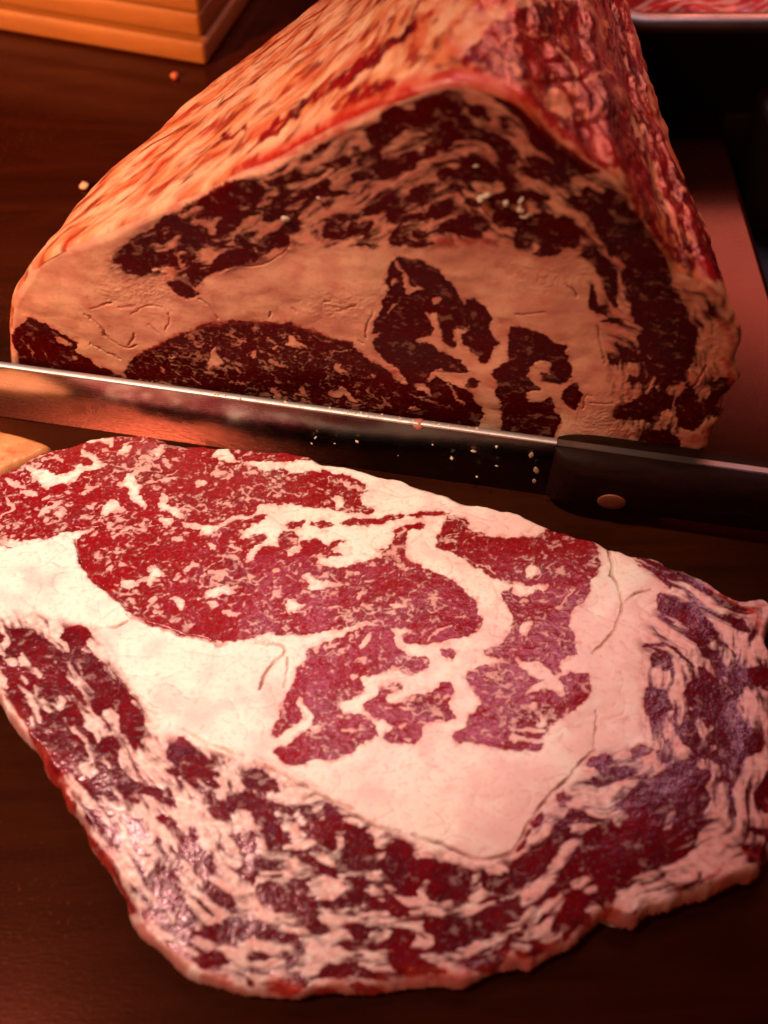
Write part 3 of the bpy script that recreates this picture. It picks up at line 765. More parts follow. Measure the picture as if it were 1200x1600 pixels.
def plain(name, col, rough=.5, metal=0.0, ns=40, var=.25, bump=0.0):
    k = N(name); v = k.coord(); n = k.noise(v, ns, 5, .6)
    c = k.mix(k.rng(n, .3, .7, 0, 1), col, tuple(x * (1 - var) for x in col))
    k.set(Base_Color=c, Metallic=metal, Roughness=k.rng(n, .3, .7, rough * .85, min(1, rough * 1.15)))
    if bump: k.set(Normal=k.bump(k.noise(v, ns * 12, 3), bump, .0008))
    return k.m
table_mat = plain('table_slate', (.030, .032, .034), .45, 0, 30, .4, .2)
pan_mat = plain('black_pan', (.012, .011, .010), .5, 0, 40)
rim_mat = plain('tray_rim_steel', (.30, .26, .22), .42, 1.0, 60, .2)
box_mat = plain('dark_box', (.030, .026, .018), .6, 0, 30, .3)
rivet_mat = plain('rivet_copper', (.30, .09, .04), .55, .3, 600, .25)
crumb_mat = plain('fat_crumb', (.62, .42, .26), .5, 0, 900, .3, .3)
crumb_red_mat = plain('meat_crumb', (.55, .16, .08), .45, 0, 900, .5, .3)
# brushed steel with fat smears
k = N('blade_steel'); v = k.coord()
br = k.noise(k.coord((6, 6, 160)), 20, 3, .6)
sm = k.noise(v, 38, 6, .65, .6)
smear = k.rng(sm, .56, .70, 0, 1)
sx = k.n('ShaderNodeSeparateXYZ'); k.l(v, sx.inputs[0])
pat = k.rng(k.math('ADD', sx.outputs[0], k.math('MULTIPLY', sm, .05)), -.085, .015, 0, 1)       # bright-to-dark reflection painted into the steel colour, darkening towards the heel
bright_end = k.mix(smear, (.78, .66, .58), (.60, .42, .30))
k.set(Base_Color=k.mix(pat, bright_end, k.mix(smear, (.085, .070, .062), (.15, .09, .06))), Metallic=1.0,
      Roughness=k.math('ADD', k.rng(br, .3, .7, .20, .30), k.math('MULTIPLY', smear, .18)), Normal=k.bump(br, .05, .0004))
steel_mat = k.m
spine_mat = plain('spine_steel', (.60, .52, .44), .50, .9, 300, .25, .15)
trim_mat = meat_material('trim_fat', (.60, .27, .10), (.50, .18, .055), (.4, .05, .03), (.3, .02, .02), (.5, .1, .05))

# ---- the setting: table top beneath and beyond the board --------------------
def box_bm(x0, x1, y0, y1, z0, z1, bev=0.0, seg=2):
    bm = bmesh.new(); bmesh.ops.create_cube(bm, size=1)
    for q in bm.verts: q.co = Vector(((x0 + x1) / 2 + q.co.x * (x1 - x0), (y0 + y1) / 2 + q.co.y * (y1 - y0), (z0 + z1) / 2 + q.co.z * (z1 - z0)))
    if bev: bmesh.ops.bevel(bm, geom=bm.edges[:], offset=bev, segments=seg, affect='EDGES', profile=.5)
    return bm
o = link(bpy.data.objects.new('table', bm_mesh('table', box_bm(-1.2, 1.2, -.6, 1.6, -.09, -.032), table_mat, False)))
tag(o, kind='structure')
bd = link(bpy.data.objects.new('cutting_board', auto_smooth(bm_mesh('cutting_board', box_bm(-.75, .155, -.35, .95, -.032, 0, .003), board_mat))))
tag(bd, 'large dark brown wooden cutting board under the roast and slice', 'cutting board')

# ---- stack of pale wooden planks at the back left ---------------------------
cx, cy = on_z(325, 104)
ax, ay = on_z(0, 48)
dirx = Vector((ax - cx, ay - cy, 0)).normalized(); back = Vector((-dirx.y, dirx.x, 0)); back = back if back.y > 0 else -back
PT = .0128
labels = ['lowest orange wooden plank of the stack behind the roast, lying on the board',
          'middle orange wooden plank of the stack behind the roast',
          'topmost orange wooden plank of the stack behind the roast']
for i in range(3):
    bm = box_bm(0, .34, 0, .20, 0, PT - .0013, .0028, 3)
    off = dirx * (.0015 * (i % 2)) + back * (.002 * ((i * 2) % 3 - 1) * .6)
    M = Matrix(((dirx.x, back.x, 0, cx + off.x), (dirx.y, back.y, 0, cy + off.y), (0, 0, 1, .0004 + PT * i), (0, 0, 0, 1)))
    me = bm_mesh('wooden_plank', bm, plank_mat); auto_smooth(me)
    o = link(bpy.data.objects.new('wooden_plank', me)); o.matrix_world = M
    tag(o, labels[i], 'plank', 'planks stacked behind the roast')

# ---- tray of sliced beef at the back right ----------------------------------
tx0, tx1, ty0, ty1, tz = .098, .46, .425, .70, .046
stand = link(bpy.data.objects.new('tray_stand', auto_smooth(bm_mesh('tray_stand', box_bm(.158, .5, .43, .75, -.032, .0, .002), box_mat))))
tag(stand, 'low dark block beside the board carrying the metal tray', 'stand')
dk = link(bpy.data.objects.new('dark_container', auto_smooth(bm_mesh('dark_container', box_bm(.166, .40, .385, .424, -.031, .019, .003), box_mat))))
tag(dk, 'small dark olive box in front of the metal tray', 'box')
tray = empty('meat_tray', ((tx0 + tx1) / 2, (ty0 + ty1) / 2, .001))
tag(tray, 'black pan with steel rim full of red sliced beef', 'tray')
bm = bmesh.new()
def ringv(x0, x1, y0, y1, z): return [bm.verts.new(c) for c in ((x0, y0, z), (x1, y0, z), (x1, y1, z), (x0, y1, z))]
R = [ringv(tx0 + .006, tx1 - .006, ty0 + .006, ty1 - .006, .001), ringv(tx0, tx1, ty0, ty1, tz), ringv(tx0 + .003, tx1 - .003, ty0 + .003, ty1 - .003, tz), ringv(tx0 + .009, tx1 - .009, ty0 + .009, ty1 - .009, .004)]
for a, b in zip(R[:-1], R[1:]):
    for i in range(4): bm.faces.new((a[i], a[(i + 1) % 4], b[(i + 1) % 4], b[i]))
bm.faces.new(R[0]); bm.faces.new(R[3])
child('pan', bm_mesh('pan', bm, pan_mat, False), tray)
# rolled rim: a tube swept round the opening
bm = bmesh.new(); rr = .0042; cr = .014; path = []
for (qx, qy, a0) in ((tx1 - cr, ty1 - cr, 0), (tx0 + cr, ty1 - cr, 90), (tx0 + cr, ty0 + cr, 180), (tx1 - cr, ty0 + cr, 270)):
    for s in range(7):
        a = math.radians(a0 + s * 15); path.append((qx + cr * math.cos(a), qy + cr * math.sin(a), math.cos(a), math.sin(a)))
rings = []
for (x, y, nx, ny) in path:
    rings.append([bm.verts.new((x + nx * rr * 1.3 * math.cos(t), y + ny * rr * 1.3 * math.cos(t), tz + .001 + rr * math.sin(t))) for t in [k_ * math.pi / 6 for k_ in range(12)]])
for i in range(len(rings)):
    a, b = rings[i], rings[(i + 1) % len(rings)]
    for j in range(12): bm.faces.new((a[j], a[(j + 1) % 12], b[(j + 1) % 12], b[j]))
child('rim', bm_mesh('rim', bm, rim_mat), tray)
# folded slices lying in the tray
def folded_slice(cx_, cy_, w, h, ang, seed, z0):
    nu, nv = 110, 60
    U, V = np.meshgrid(np.linspace(-1, 1, nu), np.linspace(-1, 1, nv))
    rad = np.sqrt(np.maximum(1e-9, 1))
    wob = 1 + .12 * noise2(U * 2 + seed, V * 2, seed)
    X = U * np.sqrt(1 - V * V / 2) * w * wob; Y = V * np.sqrt(1 - U * U / 2) * h * wob
    Z = .004 * np.sin(U * 7 + seed) * (1 - .4 * V) + .005 * noise2(U * 2.5, V * 2.5, seed + 3)
    Z = Z - Z.min() + z0
    ca, sa = math.cos(ang), math.sin(ang)
    co = np.stack([cx_ + X * ca - Y * sa, cy_ + X * sa + Y * ca, Z], -1).reshape(-1, 3)
    idx = np.arange(nu * nv).reshape(nv, nu)
    top = np.stack([idx[:-1, :-1], idx[:-1, 1:], idx[1:, 1:], idx[1:, :-1]], -1).reshape(-1, 4)
    th = co.copy(); th[:, 2] -= .0022
    n0 = nu * nv
    bot = top[:, ::-1] + n0
    bd_ = np.concatenate([idx[0, :], idx[1:, -1], idx[-1, -2::-1], idx[-2:0:-1, 0]])
    nx_ = np.roll(bd_, -1)
    side = np.stack([bd_ + n0, nx_ + n0, nx_, bd_], -1)
    xm, ym = X.ravel() * 1000, Y.ravel() * 1000
    f = fbm(xm / 16, ym / 3.2, seed + 5, 3)
    ln = sstep(-.18, .02, f)
    at = {'lean': np.tile(ln, 2), 'mott': np.tile(.5 + fbm(xm / 12, ym / 8, seed + 19, 2), 2), 'grain': np.tile(.5 + fbm(xm / 2, ym / 1, seed + 29, 2), 2), 'tone': np.tile(.5 + fbm(xm / 9, ym / 9, seed + 9, 2), 2), 'crack': np.zeros(2 * n0), 'skin': np.zeros(2 * n0)}
    return np_mesh('meat_slice', np.vstack([co, th]), np.vstack([top, bot, side]), tray_meat_mat, None, at)
tl = ['folded red beef slice nearest the left end of the metal tray', 'wavy red beef slice in the middle front of the metal tray', 'red marbled beef slice at the right front of the metal tray', 'red beef slice lying behind the front ones in the tray']
for i, (x, y, w, h, a, z) in enumerate(((.160, .478, .052, .040, .2, .030), (.245, .480, .055, .041, -.15, .031), (.345, .482, .056, .040, .1, .030), (.22, .565, .085, .05, .05, .030))):
    o = link(bpy.data.objects.new('meat_slice', folded_slice(x, y, w, h, a, 31 + i * 7, z)))
    tag(o, tl[i], 'meat slice', 'beef slices in the tray')
# a bed of trimmings that fills the pan under the slices
bed = link(bpy.data.objects.new('meat_slice', folded_slice((tx0 + tx1) / 2, (ty0 + ty1) / 2, .165, .125, 0, 77, .012)))
tag(bed, 'large red beef slice at the bottom of the tray under the others', 'meat slice', 'beef slices in the tray')

# ---- knife line ---------------------------------------------------------------
K0 = np.array([-.1385, .2432]); K1 = np.array([.118, .197])
kt = (K1 - K0) / np.linalg.norm(K1 - K0)                     # along the blade, to the right
kn = np.array([kt[1], -kt[0]])                               # towards the viewer
BLADE_H = .0352

# ---- grid surfaces --------------------------------------------------------------
def split_parts(name_of, co, nrm, mask, region, attrs, mat, parent):
    """cut one relief grid into part meshes that share their borders"""
    ok = mask[:-1, :-1] & mask[:-1, 1:] & mask[1:, :-1] & mask[1:, 1:]
    ny, nx = mask.shape
    idx = np.arange(ny * nx).reshape(ny, nx)
    q = np.stack([idx[:-1, :-1], idx[:-1, 1:], idx[1:, 1:], idx[1:, :-1]], -1)
    reg = region[:-1, :-1]
    cof = co.reshape(-1, 3); nf = nrm.reshape(-1, 3)
    for rid, nm in name_of.items():
        qq = q[ok & (reg == rid)]
        if not len(qq): continue
        used, inv = np.unique(qq, return_inverse=True)
        me = np_mesh(nm, cof[used], inv.reshape(-1, 4), mat, nf[used], {k_: v_.ravel()[used] for k_, v_ in attrs.items()})
        child(nm, me, parent)
def grid_normals(co):
    du = np.gradient(co, axis=1); dv = np.gradient(co, axis=0)
    n = np.cross(du, dv); n /= np.linalg.norm(n, axis=-1, keepdims=True) + 1e-12
    return n
def coarse_sd(S, W, P, step):
    """signed distance on a coarse grid, then interpolated"""
    s0, s1, w0, w1 = S.min(), S.max(), W.min(), W.max()
    gs = np.arange(s0 - step, s1 + 2 * step, step); gw = np.arange(w0 - step, w1 + 2 * step, step)
    GS, GW = np.meshgrid(gs, gw)
    D = sd_poly(GS, GW, P)
    x = (S - gs[0]) / step; y = (W - gw[0]) / step
    i = x.astype(int); j = y.astype(int); fx = x - i; fy = y - j
    return (D[j, i] * (1 - fx) + D[j, i + 1] * fx) * (1 - fy) + (D[j + 1, i] * (1 - fx) + D[j + 1, i + 1] * fx) * fy
def region_map(px, py, polys):
    r = np.zeros(px.shape, int)
    for rid, s in polys:
        P = chaikin(pts_of(s), True, 2)
        b = (px > P[:, 0].min()) & (px < P[:, 0].max()) & (py > P[:, 1].min()) & (py < P[:, 1].max())
        ins = np.zeros(px.shape, bool)
        ins[b] = sd_poly(px[b], py[b], P) < 0
        r[ins] = rid
    return r

# ---- the slice lying in front ----------------------------------------------------
TH = .0145
SO = pts_of(SLICE_OUT)
zz = TH * (1 - sstep(1000, 1450, SO[:, 1]))
ox, oy = on_z(SO[:, 0], SO[:, 1], zz)
so = chaikin(np.stack([ox, oy], 1) * 1000, True, 2)          # millimetres
STEP = .27
X, Y = np.meshgrid(np.arange(so[:, 0].min() - 1, so[:, 0].max() + 1, STEP), np.arange(so[:, 1].min() - 1, so[:, 1].max() + 1, STEP))
D = -coarse_sd(X, Y, so, 1.2)
D0 = D
D = D + 1.6 * noise2(X / 16, Y / 16, 89) + 1.7 * noise2(X / 8, Y / 8, 90) + .35 * noise2(X / 2.4, Y / 2.4, 91) - .3
mask = D > .22
px, py = to_px(X / 1000, Y / 1000, TH)
P1 = Panel(-140, 630, 1260, 1620).draw(SLICE_PAT)
eye = np.zeros(X.shape)
eyeP = "-150,600 600,690 950,830 950,1070 850,1180 700,1170 420,1220 420,1010 200,960 110,830 -150,880"
b = (py < 1240) & (px < 970)
eye[b] = sstep(10, -10, sd_poly(px[b], py[b], pts_of(eyeP)))
SZ = "-150,960 60,960 150,985 230,1110 250,1150 430,1195 560,1275 740,1350 810,1330 930,1180 1010,1160 1000,1000 1040,930 990,860 1290,920 1290,1680 -150,1680"
b = (py > 840)
zone = np.zeros(X.shape); zone[b] = sstep(14, -14, sd_poly(px[b], py[b], pts_of(SZ))); zone *= sstep(.8, 3.5, D0)
lean, crack, skin, fleck, big, nn, pink = meat_field(P1, px, py, X, Y, 3, eye, np.arctan2(Y - 145, X) * 80, D0, zone)
edge = sstep(3.2, .4, D)
rimred = sstep(6, 1, D) * sstep(.0, .35, fbm(X / 9, Y / 9, 95, 2) + .15) * sstep(1000, 1250, py)
skin = np.clip(skin + rimred * .8 + edge * (.2 + .6 * sstep(900, 1100, py)) + .25 * sstep(.3, .6, fbm(X / 7, Y / 6, 197, 3)) * (1 - lean) * sstep(700, 1150, px), 0, 1)
tone = np.clip(.10 + .75 * zone + .35 * sstep(950, 1200, px) + .5 * big, 0, 1)
mott = sstep(-.4, .4, .8 * fbm(X / 26, Y / 20, 92, 3) + .6 * fbm(X / 9, Y / 7, 192, 2) + .12 * noise2(X / 3, Y / 3, 94) + .5 * sstep(450, 1000, px) - .25)
grain = np.clip(.5 + 1.0 * fbm(X / 1.6, Y / 1.2, 93, 2), 0, 1)
r = 2.6 + 2.2 * sstep(-.3, .4, noise2(X / 15, Y / 15, 199))
prof = np.sqrt(np.clip(1 - (1 - np.clip(D / r, 0, 1)) ** 2, 0, 1))
lobe = np.minimum(np.abs(noise2(X / 13 + .3 * noise2(X / 6, Y / 6, 194), Y / 11, 195)), np.abs(noise2(X / 17, Y / 12, 196)))   # shallow creases between fat lobules
low = 1.6 * noise2(X / 42, Y / 36, 96) + 1.3 * noise2(X / 22, Y / 20, 198) * sstep(16, 3, D) + .5 * noise2(X / 13, Y / 11, 97)
relief = -.08 * (1 - lean) * sstep(.06, .0, lobe) * sstep(-.1, .3, nn + big) + .6 * (1 - lean) * np.clip(lobe, 0, .3) - .07 * lean +  .10 * noise2(X / 3.0, Y / 2.2, 98) * (.25 + .75 * lean) + .045 * noise2(X / 1.1, Y / .8, 99) * lean - 2.0 * crack
skin = np.clip(skin + .30 * (1 - lean) * sstep(.035, .0, lobe) * sstep(-.15, .3, nn + big), 0, 1)      # pink lines between fat lobules
Z = .4 + (TH * 1000 * (1 - .38 * sstep(110, 50, Y)) - .4 + low) * prof + relief * prof
co = np.stack([X, Y, np.maximum(Z, .2)], -1) / 1000
nr = grid_normals(co)
regs = [(1, "-150,600 300,640 520,700 590,800 700,800 640,840 640,870 760,940 765,985 700,1010 630,1012 400,1000 330,1008 190,962 110,850 -150,880"),
        (2, "640,800 740,790 960,830 950,930 910,960 940,1100 850,1180 690,1165 740,1100 720,1040 800,1000 790,930 690,860"),
        (3, "450,1000 590,965 700,1010 720,1080 670,1170 480,1210 410,1150"),
        (4, "-150,850 110,840 190,955 330,1008 440,1010 420,1160 300,1150 150,1040 60,980 -150,960"),
        (5, "420,1180 700,1165 850,1180 930,1110 925,1170 800,1325 740,1335 560,1275"),
        (6, "500,690 700,760 930,838 760,832 690,795 560,800 590,760 480,725"),
        (7, "930,830 1010,860 1040,960 1060,1150 960,1170 925,1170 935,1060 900,960 945,900")]
region = region_map(px, py, regs)
sl = empty('beef_slice', (0.0, .14, 0))
tag(sl, 'thick marbled beef slice lying flat on the board in front of the knife', 'beef slice')
split_parts({1: 'eye_muscle', 2: 'side_muscle', 3: 'lower_muscle', 4: 'fat_seam', 5: 'fat_seam', 6: 'fat_cap', 7: 'fat_seam', 0: 'outer_muscle'},
            co, nr, mask, region, {'lean': lean, 'crack': crack, 'skin': skin, 'tone': tone, 'mott': mott, 'grain': grain, 'pink': pink}, slice_mat, sl)
# underside resting on the board
bm = bmesh.new(); so2 = (so[::3] - so.mean(0)) * .96 / 1000 + so.mean(0) / 1000
bm.faces.new([bm.verts.new((x, y, .0005)) for x, y in so2])
me = bm_mesh('underside', bm, slice_mat, False)
for nme, vv in (('lean', .6), ('tone', .5), ('grain', .5)):
    a = me.attributes.new(nme, 'FLOAT', 'POINT'); a.data.foreach_set('value', np.full(len(me.vertices), vv, np.float32))
child('underside', me, sl)

# ---- the roast ---------------------------------------------------------------------
O = np.array([K0[0], K0[1]]) - kn * .0085                     # foot of the cut face, just behind the blade
LEAN_B = math.tan(math.radians(2.0))
def face_pt(s, w, out=0.0):
    """metres along the face, up the face, out towards the viewer"""
    return (O[0] + kt[0] * s + kn[0] * (out - w * LEAN_B), O[1] + kt[1] * s + kn[1] * (out - w * LEAN_B), w)
def to_face(px, py):
    dx, dy, dz = ray(px, py)
    # (t*dir - O).kn + (CAM_H + t*dz)*LEAN_B = 0
    t = (O @ kn - CAM_H * LEAN_B) / (dx * kn[0] + dy * kn[1] + dz * LEAN_B)
    X_, Y_, Z_ = t * dx, t * dy, CAM_H + t * dz
    return (X_ - O[0]) * kt[0] + (Y_ - O[1]) * kt[1], Z_
FO = pts_of(FACE_OUT)
fs, fw = to_face(FO[:, 0], FO[:, 1])
fo = chaikin(np.stack([fs, np.maximum(fw, .001)], 1) * 1000, True, 2)
def resample(P, n):
    c = np.vstack([P, P[:1]]); u = np.concatenate([[0], np.cumsum(np.linalg.norm(np.diff(c, axis=0), axis=1))])
    t = np.linspace(0, u[-1], n, endpoint=False)
    return np.stack([np.interp(t, u, c[:, i]) for i in (0, 1)], 1), t
fo, ft = resample(fo, 420)
amp = .4 + 2.6 * sstep(205, 235, fo[:, 0]) * sstep(112, 100, fo[:, 1]) * sstep(4, 20, fo[:, 1])
dv = np.roll(fo, -2, 0) - np.roll(fo, 2, 0); dv /= np.linalg.norm(dv, axis=1, keepdims=True)
jit = noise2(ft / 9, ft * 0 + .3, 261) + .7 * noise2(ft / 4, ft * 0 + .7, 262)
fo = fo + np.stack([-dv[:, 1], dv[:, 0]], 1) * (amp * jit)[:, None]
fo[:, 1] = np.maximum(fo[:, 1], .9)
S, W = np.meshgrid(np.arange(fo[:, 0].min() - 1, fo[:, 0].max() + 1, .27), np.arange(fo[:, 1].min() - 1, fo[:, 1].max() + 1, .27))
D = -coarse_sd(S, W, fo, 1.2)
fx, fy, fz = face_pt(S / 1000, W / 1000)
px, py = to_px(fx, fy, fz)
P2 = Panel(-40, 90, 1230, 860).draw(FACE_PAT)
eye = np.zeros(S.shape); b = py > 470
eye[b] = sstep(8, -8, sd_poly(px[b], py[b], pts_of("195,583 213,557 300,513 400,503 517,530 700,690 690,800 195,760"))) * .75
FZ = "170,400 280,320 440,250 690,130 830,170 960,280 1040,390 1160,480 1150,700 960,720 950,500 920,400 700,385 480,385 440,400 300,445 170,425"
zone = sstep(14, -14, coarse_sd(px, py, pts_of(FZ), 6.0)) * sstep(.8, 3.5, D)
lean, crack, skin, fleck, big, nn, pink = meat_field(P2, px, py, S, W, 203, eye, np.arctan2(W - 40, S - 130) * 75, D, zone)
tone = np.clip(.45 + .3 * sstep(700, 1100, px) + .6 * big, 0, 1)
skin = np.clip(skin + .5 * sstep(2.5, .3, D) + .42 * sstep(.10, .55, fbm(S / 10, W / 6, 291, 4)) * (1 - lean), 0, 1)
mott = sstep(-.4, .4, .8 * fbm(S / 24, W / 18, 292, 3) + .6 * fbm(S / 8, W / 6, 192, 2) + .15 * noise2(S / 3, W / 3, 294))
grain = np.clip(.5 + 1.0 * fbm(S / 1.6, W / 1.2, 293, 2), 0, 1)
RF = 3.2
inset = RF - np.sqrt(np.clip(RF ** 2 - (RF - np.clip(D, 0, RF)) ** 2, 0, None))
relief = -.08 * lean + .06 * noise2(S / 3.2, W / 2.6, 298) + .03 * noise2(S / 1.1, W / .9, 299) - .8 * crack + 1.6 * noise2(S / 30, W / 22, 296) + .35 * noise2(S / 8, W / 6, 295) * (1 - lean)
fatl = (1 - lean) * sstep(350, 480, py) * .45 * np.abs(noise2(S / 14, W / 10, 297))   # torn, waxy look of the thick fat
torn = sum(np.exp(-(((px - a_) / c_) ** 2 + ((py - b_) / d_) ** 2)) for a_, b_, c_, d_ in ((530, 475, 60, 28), (860, 430, 75, 32), (230, 450, 80, 40), (1010, 600, 50, 60), (1120, 540, 26, 90), (940, 660, 60, 30)))
relief = relief + np.clip(torn, 0, 1) * (1 - lean) * (.35 * np.abs(noise2(S / 2.4, W / 1.9, 281)) + .22 * np.abs(noise2(S / 1.2, W / 1.0, 282)))
relief = relief + fatl * np.clip(D / 6, 0, 1)
out = (relief * np.clip(D / 3, 0, 1) - inset) / 1000
co = np.stack(face_pt(S / 1000, W / 1000, out), -1)
nr = grid_normals(co)
mask = D > .75
regs = [(1, "190,590 200,565 300,508 400,500 520,528 600,568 720,690 760,800 190,760"),
        (2, "600,395 690,395 800,480 830,500 910,520 920,640 880,760 760,800 720,690 600,568 570,540 590,440"),
        (3, "10,480 80,490 200,590 190,760 10,700"),
        (4, "20,470 130,370 180,420 270,470 340,500 250,530 200,575 80,490"),
        (5, "320,430 460,410 600,395 575,530 450,505 340,500"),
        (6, "690,385 900,390 930,470 960,700 900,760 900,520 800,485 720,450")]
region = region_map(px, py, regs)
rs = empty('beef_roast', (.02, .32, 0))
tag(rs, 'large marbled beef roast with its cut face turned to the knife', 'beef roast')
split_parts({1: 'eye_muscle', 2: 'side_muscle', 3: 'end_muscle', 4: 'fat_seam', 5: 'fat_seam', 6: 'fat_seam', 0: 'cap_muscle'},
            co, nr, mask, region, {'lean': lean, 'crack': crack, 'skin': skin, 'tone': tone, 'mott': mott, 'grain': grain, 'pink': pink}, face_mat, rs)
# outside of the roast: sections lofted back from the cut
seg = np.linalg.norm(np.roll(fo, -1, 0) - fo, axis=1); cum = np.concatenate([[0], np.cumsum(seg)])
NU = 1150
tt = np.linspace(0, cum[-1], NU, endpoint=False)
cl = np.vstack([fo, fo[:1]])
ring = np.stack([np.interp(tt, cum, cl[:, i]) for i in (0, 1)], 1)
for _ in range(6): ring = .25 * np.roll(ring, 1, 0) + .5 * ring + .25 * np.roll(ring, -1, 0)
tg = np.roll(ring, -3, 0) - np.roll(ring, 3, 0); tg /= np.linalg.norm(tg, axis=1, keepdims=True)
nrm2 = np.stack([-tg[:, 1], tg[:, 0]], 1)
cen = ring.mean(0)
if ((ring - cen) * nrm2).sum() < 0: nrm2 = -nrm2               # outward
dep = np.concatenate([np.zeros(7), np.linspace(.5, 60, 85), np.linspace(61, 270, 120)])
insd = np.concatenate([np.linspace(1.6, .0, 7), np.zeros(205)])
NV = len(dep)
prof0 = RF - np.sqrt(np.clip(RF ** 2 - (RF - insd) ** 2, 0, None))
# taper of the sections: the roast narrows away from the cut
def taper(d):
    return (np.interp(d, TAP_D, TAP_L), np.interp(d, TAP_D, TAP_R), np.interp(d, TAP_D, TAP_Z))
TAP_D = [0, 40, 80, 120, 160, 200, 270]
TAP_L = [0, 12, 30, 51, 74, 96, 130]          # mm the left end moves in
TAP_R = [0, 8, 17, 24, 30, 36, 50]           # mm the right end moves in
TAP_Z = [1, 1.0, .99, .97, .95, .92, .86]
sL, sR = ring[:, 0].min(), ring[:, 0].max()
RS = ring[None, :, 0] - nrm2[None, :, 0] * insd[:, None]
RW = ring[None, :, 1] - nrm2[None, :, 1] * insd[:, None]
tl_, tr_, tz_ = taper(dep)
u01 = (RS - sL) / (sR - sL)
RS = RS + (1 - u01) * tl_[:, None] - u01 * tr_[:, None]
RW = RW * tz_[:, None]
dd = np.where(dep[:, None] > 0, RF + dep[:, None], prof0[:, None] + .12) * np.ones_like(RS)
arc = tt[None, :] * np.ones_like(RS)
lump = 1.6 * noise2(arc / 22, dd / 30, 401) + .9 * noise2(arc / 7, dd / 13, 402) + .25 * noise2(arc / 2.6, dd / 6, 403) + .08 * noise2(arc / 1.0, dd / 3, 404)
lump += 1.1 * np.abs(noise2((arc - .5 * dd) / 9, dd / 20, 405)) + .5 * np.abs(noise2((arc - .5 * dd) / 3.5, dd / 9, 406)) - .3
lump *= sstep(0, 10, dep)[:, None] * sstep(0, 12, RW)
RS2 = RS + nrm2[None, :, 0] * lump; RW2 = np.maximum(RW + nrm2[None, :, 1] * lump, .6)
bx, by, bz = face_pt(RS2 / 1000, RW2 / 1000)
sk = sstep(0, 80, dep)[:, None]
co = np.stack([bx - kn[0] * dd / 1000 * (1 - sk * 0) - .00 * dd / 1000, by - kn[1] * dd / 1000, bz], -1)
co[..., 0] -= (dd / 1000) * .06                              # the roast runs straight back, square to the board
px, py = to_px(co[..., 0], co[..., 1], co[..., 2])
P3 = Panel(-60, -140, 1260, 760).draw(BODY_PAT)
wx = 14 * noise2(arc / 6, dd / 10, 410) + 7 * noise2(arc / 2, dd / 4, 411); wy = 12 * noise2(arc / 6, dd / 10, 412) + 7 * noise2(arc / 2, dd / 4, 413)
base = P3.get(P3.lean, px + wx, py + wy)
sh = arc - .9 * dd * sstep(.62, .45, u01)
st = fbm(sh / 6.0, dd / 15, 420, 4)
fine = fbm(sh / 2.0, dd / 3.6, 425, 3)
pat = fbm(sh / 13, dd / 14, 428, 3)
meaty_l = 1 - .85 * sstep(.20, .50, fine * .75 + st * .45 + pat * .25)
fatty_l = sstep(-.05, .55, fbm(sh / 7, dd / 9, 421, 3) * .9 + fine * .22 + pat * .6) * .85
lean = np.clip(base * meaty_l + (1 - base) * fatty_l, 0, 1)
skin = np.clip(sstep(9, 2, dd) * sstep(330, 420, px) * sstep(1000, 800, px) * .95 + sstep(-.05, .5, fbm(sh / 9, dd / 11, 430, 4)) * .62 * (1 - base), 0, 1)
tone = np.clip(.35 + 1.3 * fbm(arc / 9, dd / 22, 435, 3) + .15 * base, 0, 1)
mott = np.clip(sstep(-.35, .35, pat + .4 * st) , 0, 1)
grain = np.clip(.5 + 1.1 * fbm(arc / 1.3, dd / 5, 437, 2), 0, 1)
co_w = np.concatenate([co, co[:, :1]], 1)
nr = grid_normals(co_w)
if nr[100, int(NU * .4), 2] < 0: pass
cw = lambda a: np.concatenate([a, a[:, :1]], 1)
# parts by place round the section: fat side, meaty side, underside
iy_top = int(np.argmax(ring[:, 1])); low_ = cw((ring[None, :, 1] < 3.0) & np.ones_like(RS, bool))
meaty = cw((u01 > .70) & np.ones_like(RS, bool))
region = np.where(low_, 3, np.where(meaty, 2, 1))
mid = nr[60, iy_top]
flip = mid[2] < 0
if flip: nr = -nr
A = {'lean': cw(lean), 'crack': np.zeros_like(cw(lean)), 'skin': cw(skin), 'tone': cw(tone), 'mott': cw(mott), 'grain': cw(grain)}
if flip:
    co_w, nr, region = co_w[:, ::-1], nr[:, ::-1], region[:, ::-1]; A = {k_: v_[:, ::-1] for k_, v_ in A.items()}
split_parts({1: 'fat_cap', 2: 'meaty_side', 3: 'underside'}, co_w, nr, np.ones(co_w.shape[:2], bool), region, A, body_mat, rs)
# far end of the roast
endr = co[-1][::4]
bm = bmesh.new(); bm.faces.new([bm.verts.new(tuple(p_)) for p_ in endr])
me = bm_mesh('back_end', bm, body_mat, False)
for nme, vv in (('lean', .8), ('tone', .5), ('grain', .5)):
    a = me.attributes.new(nme, 'FLOAT', 'POINT'); a.data.foreach_set('value', np.full(len(me.vertices), vv, np.float32))
child('back_end', me, rs)

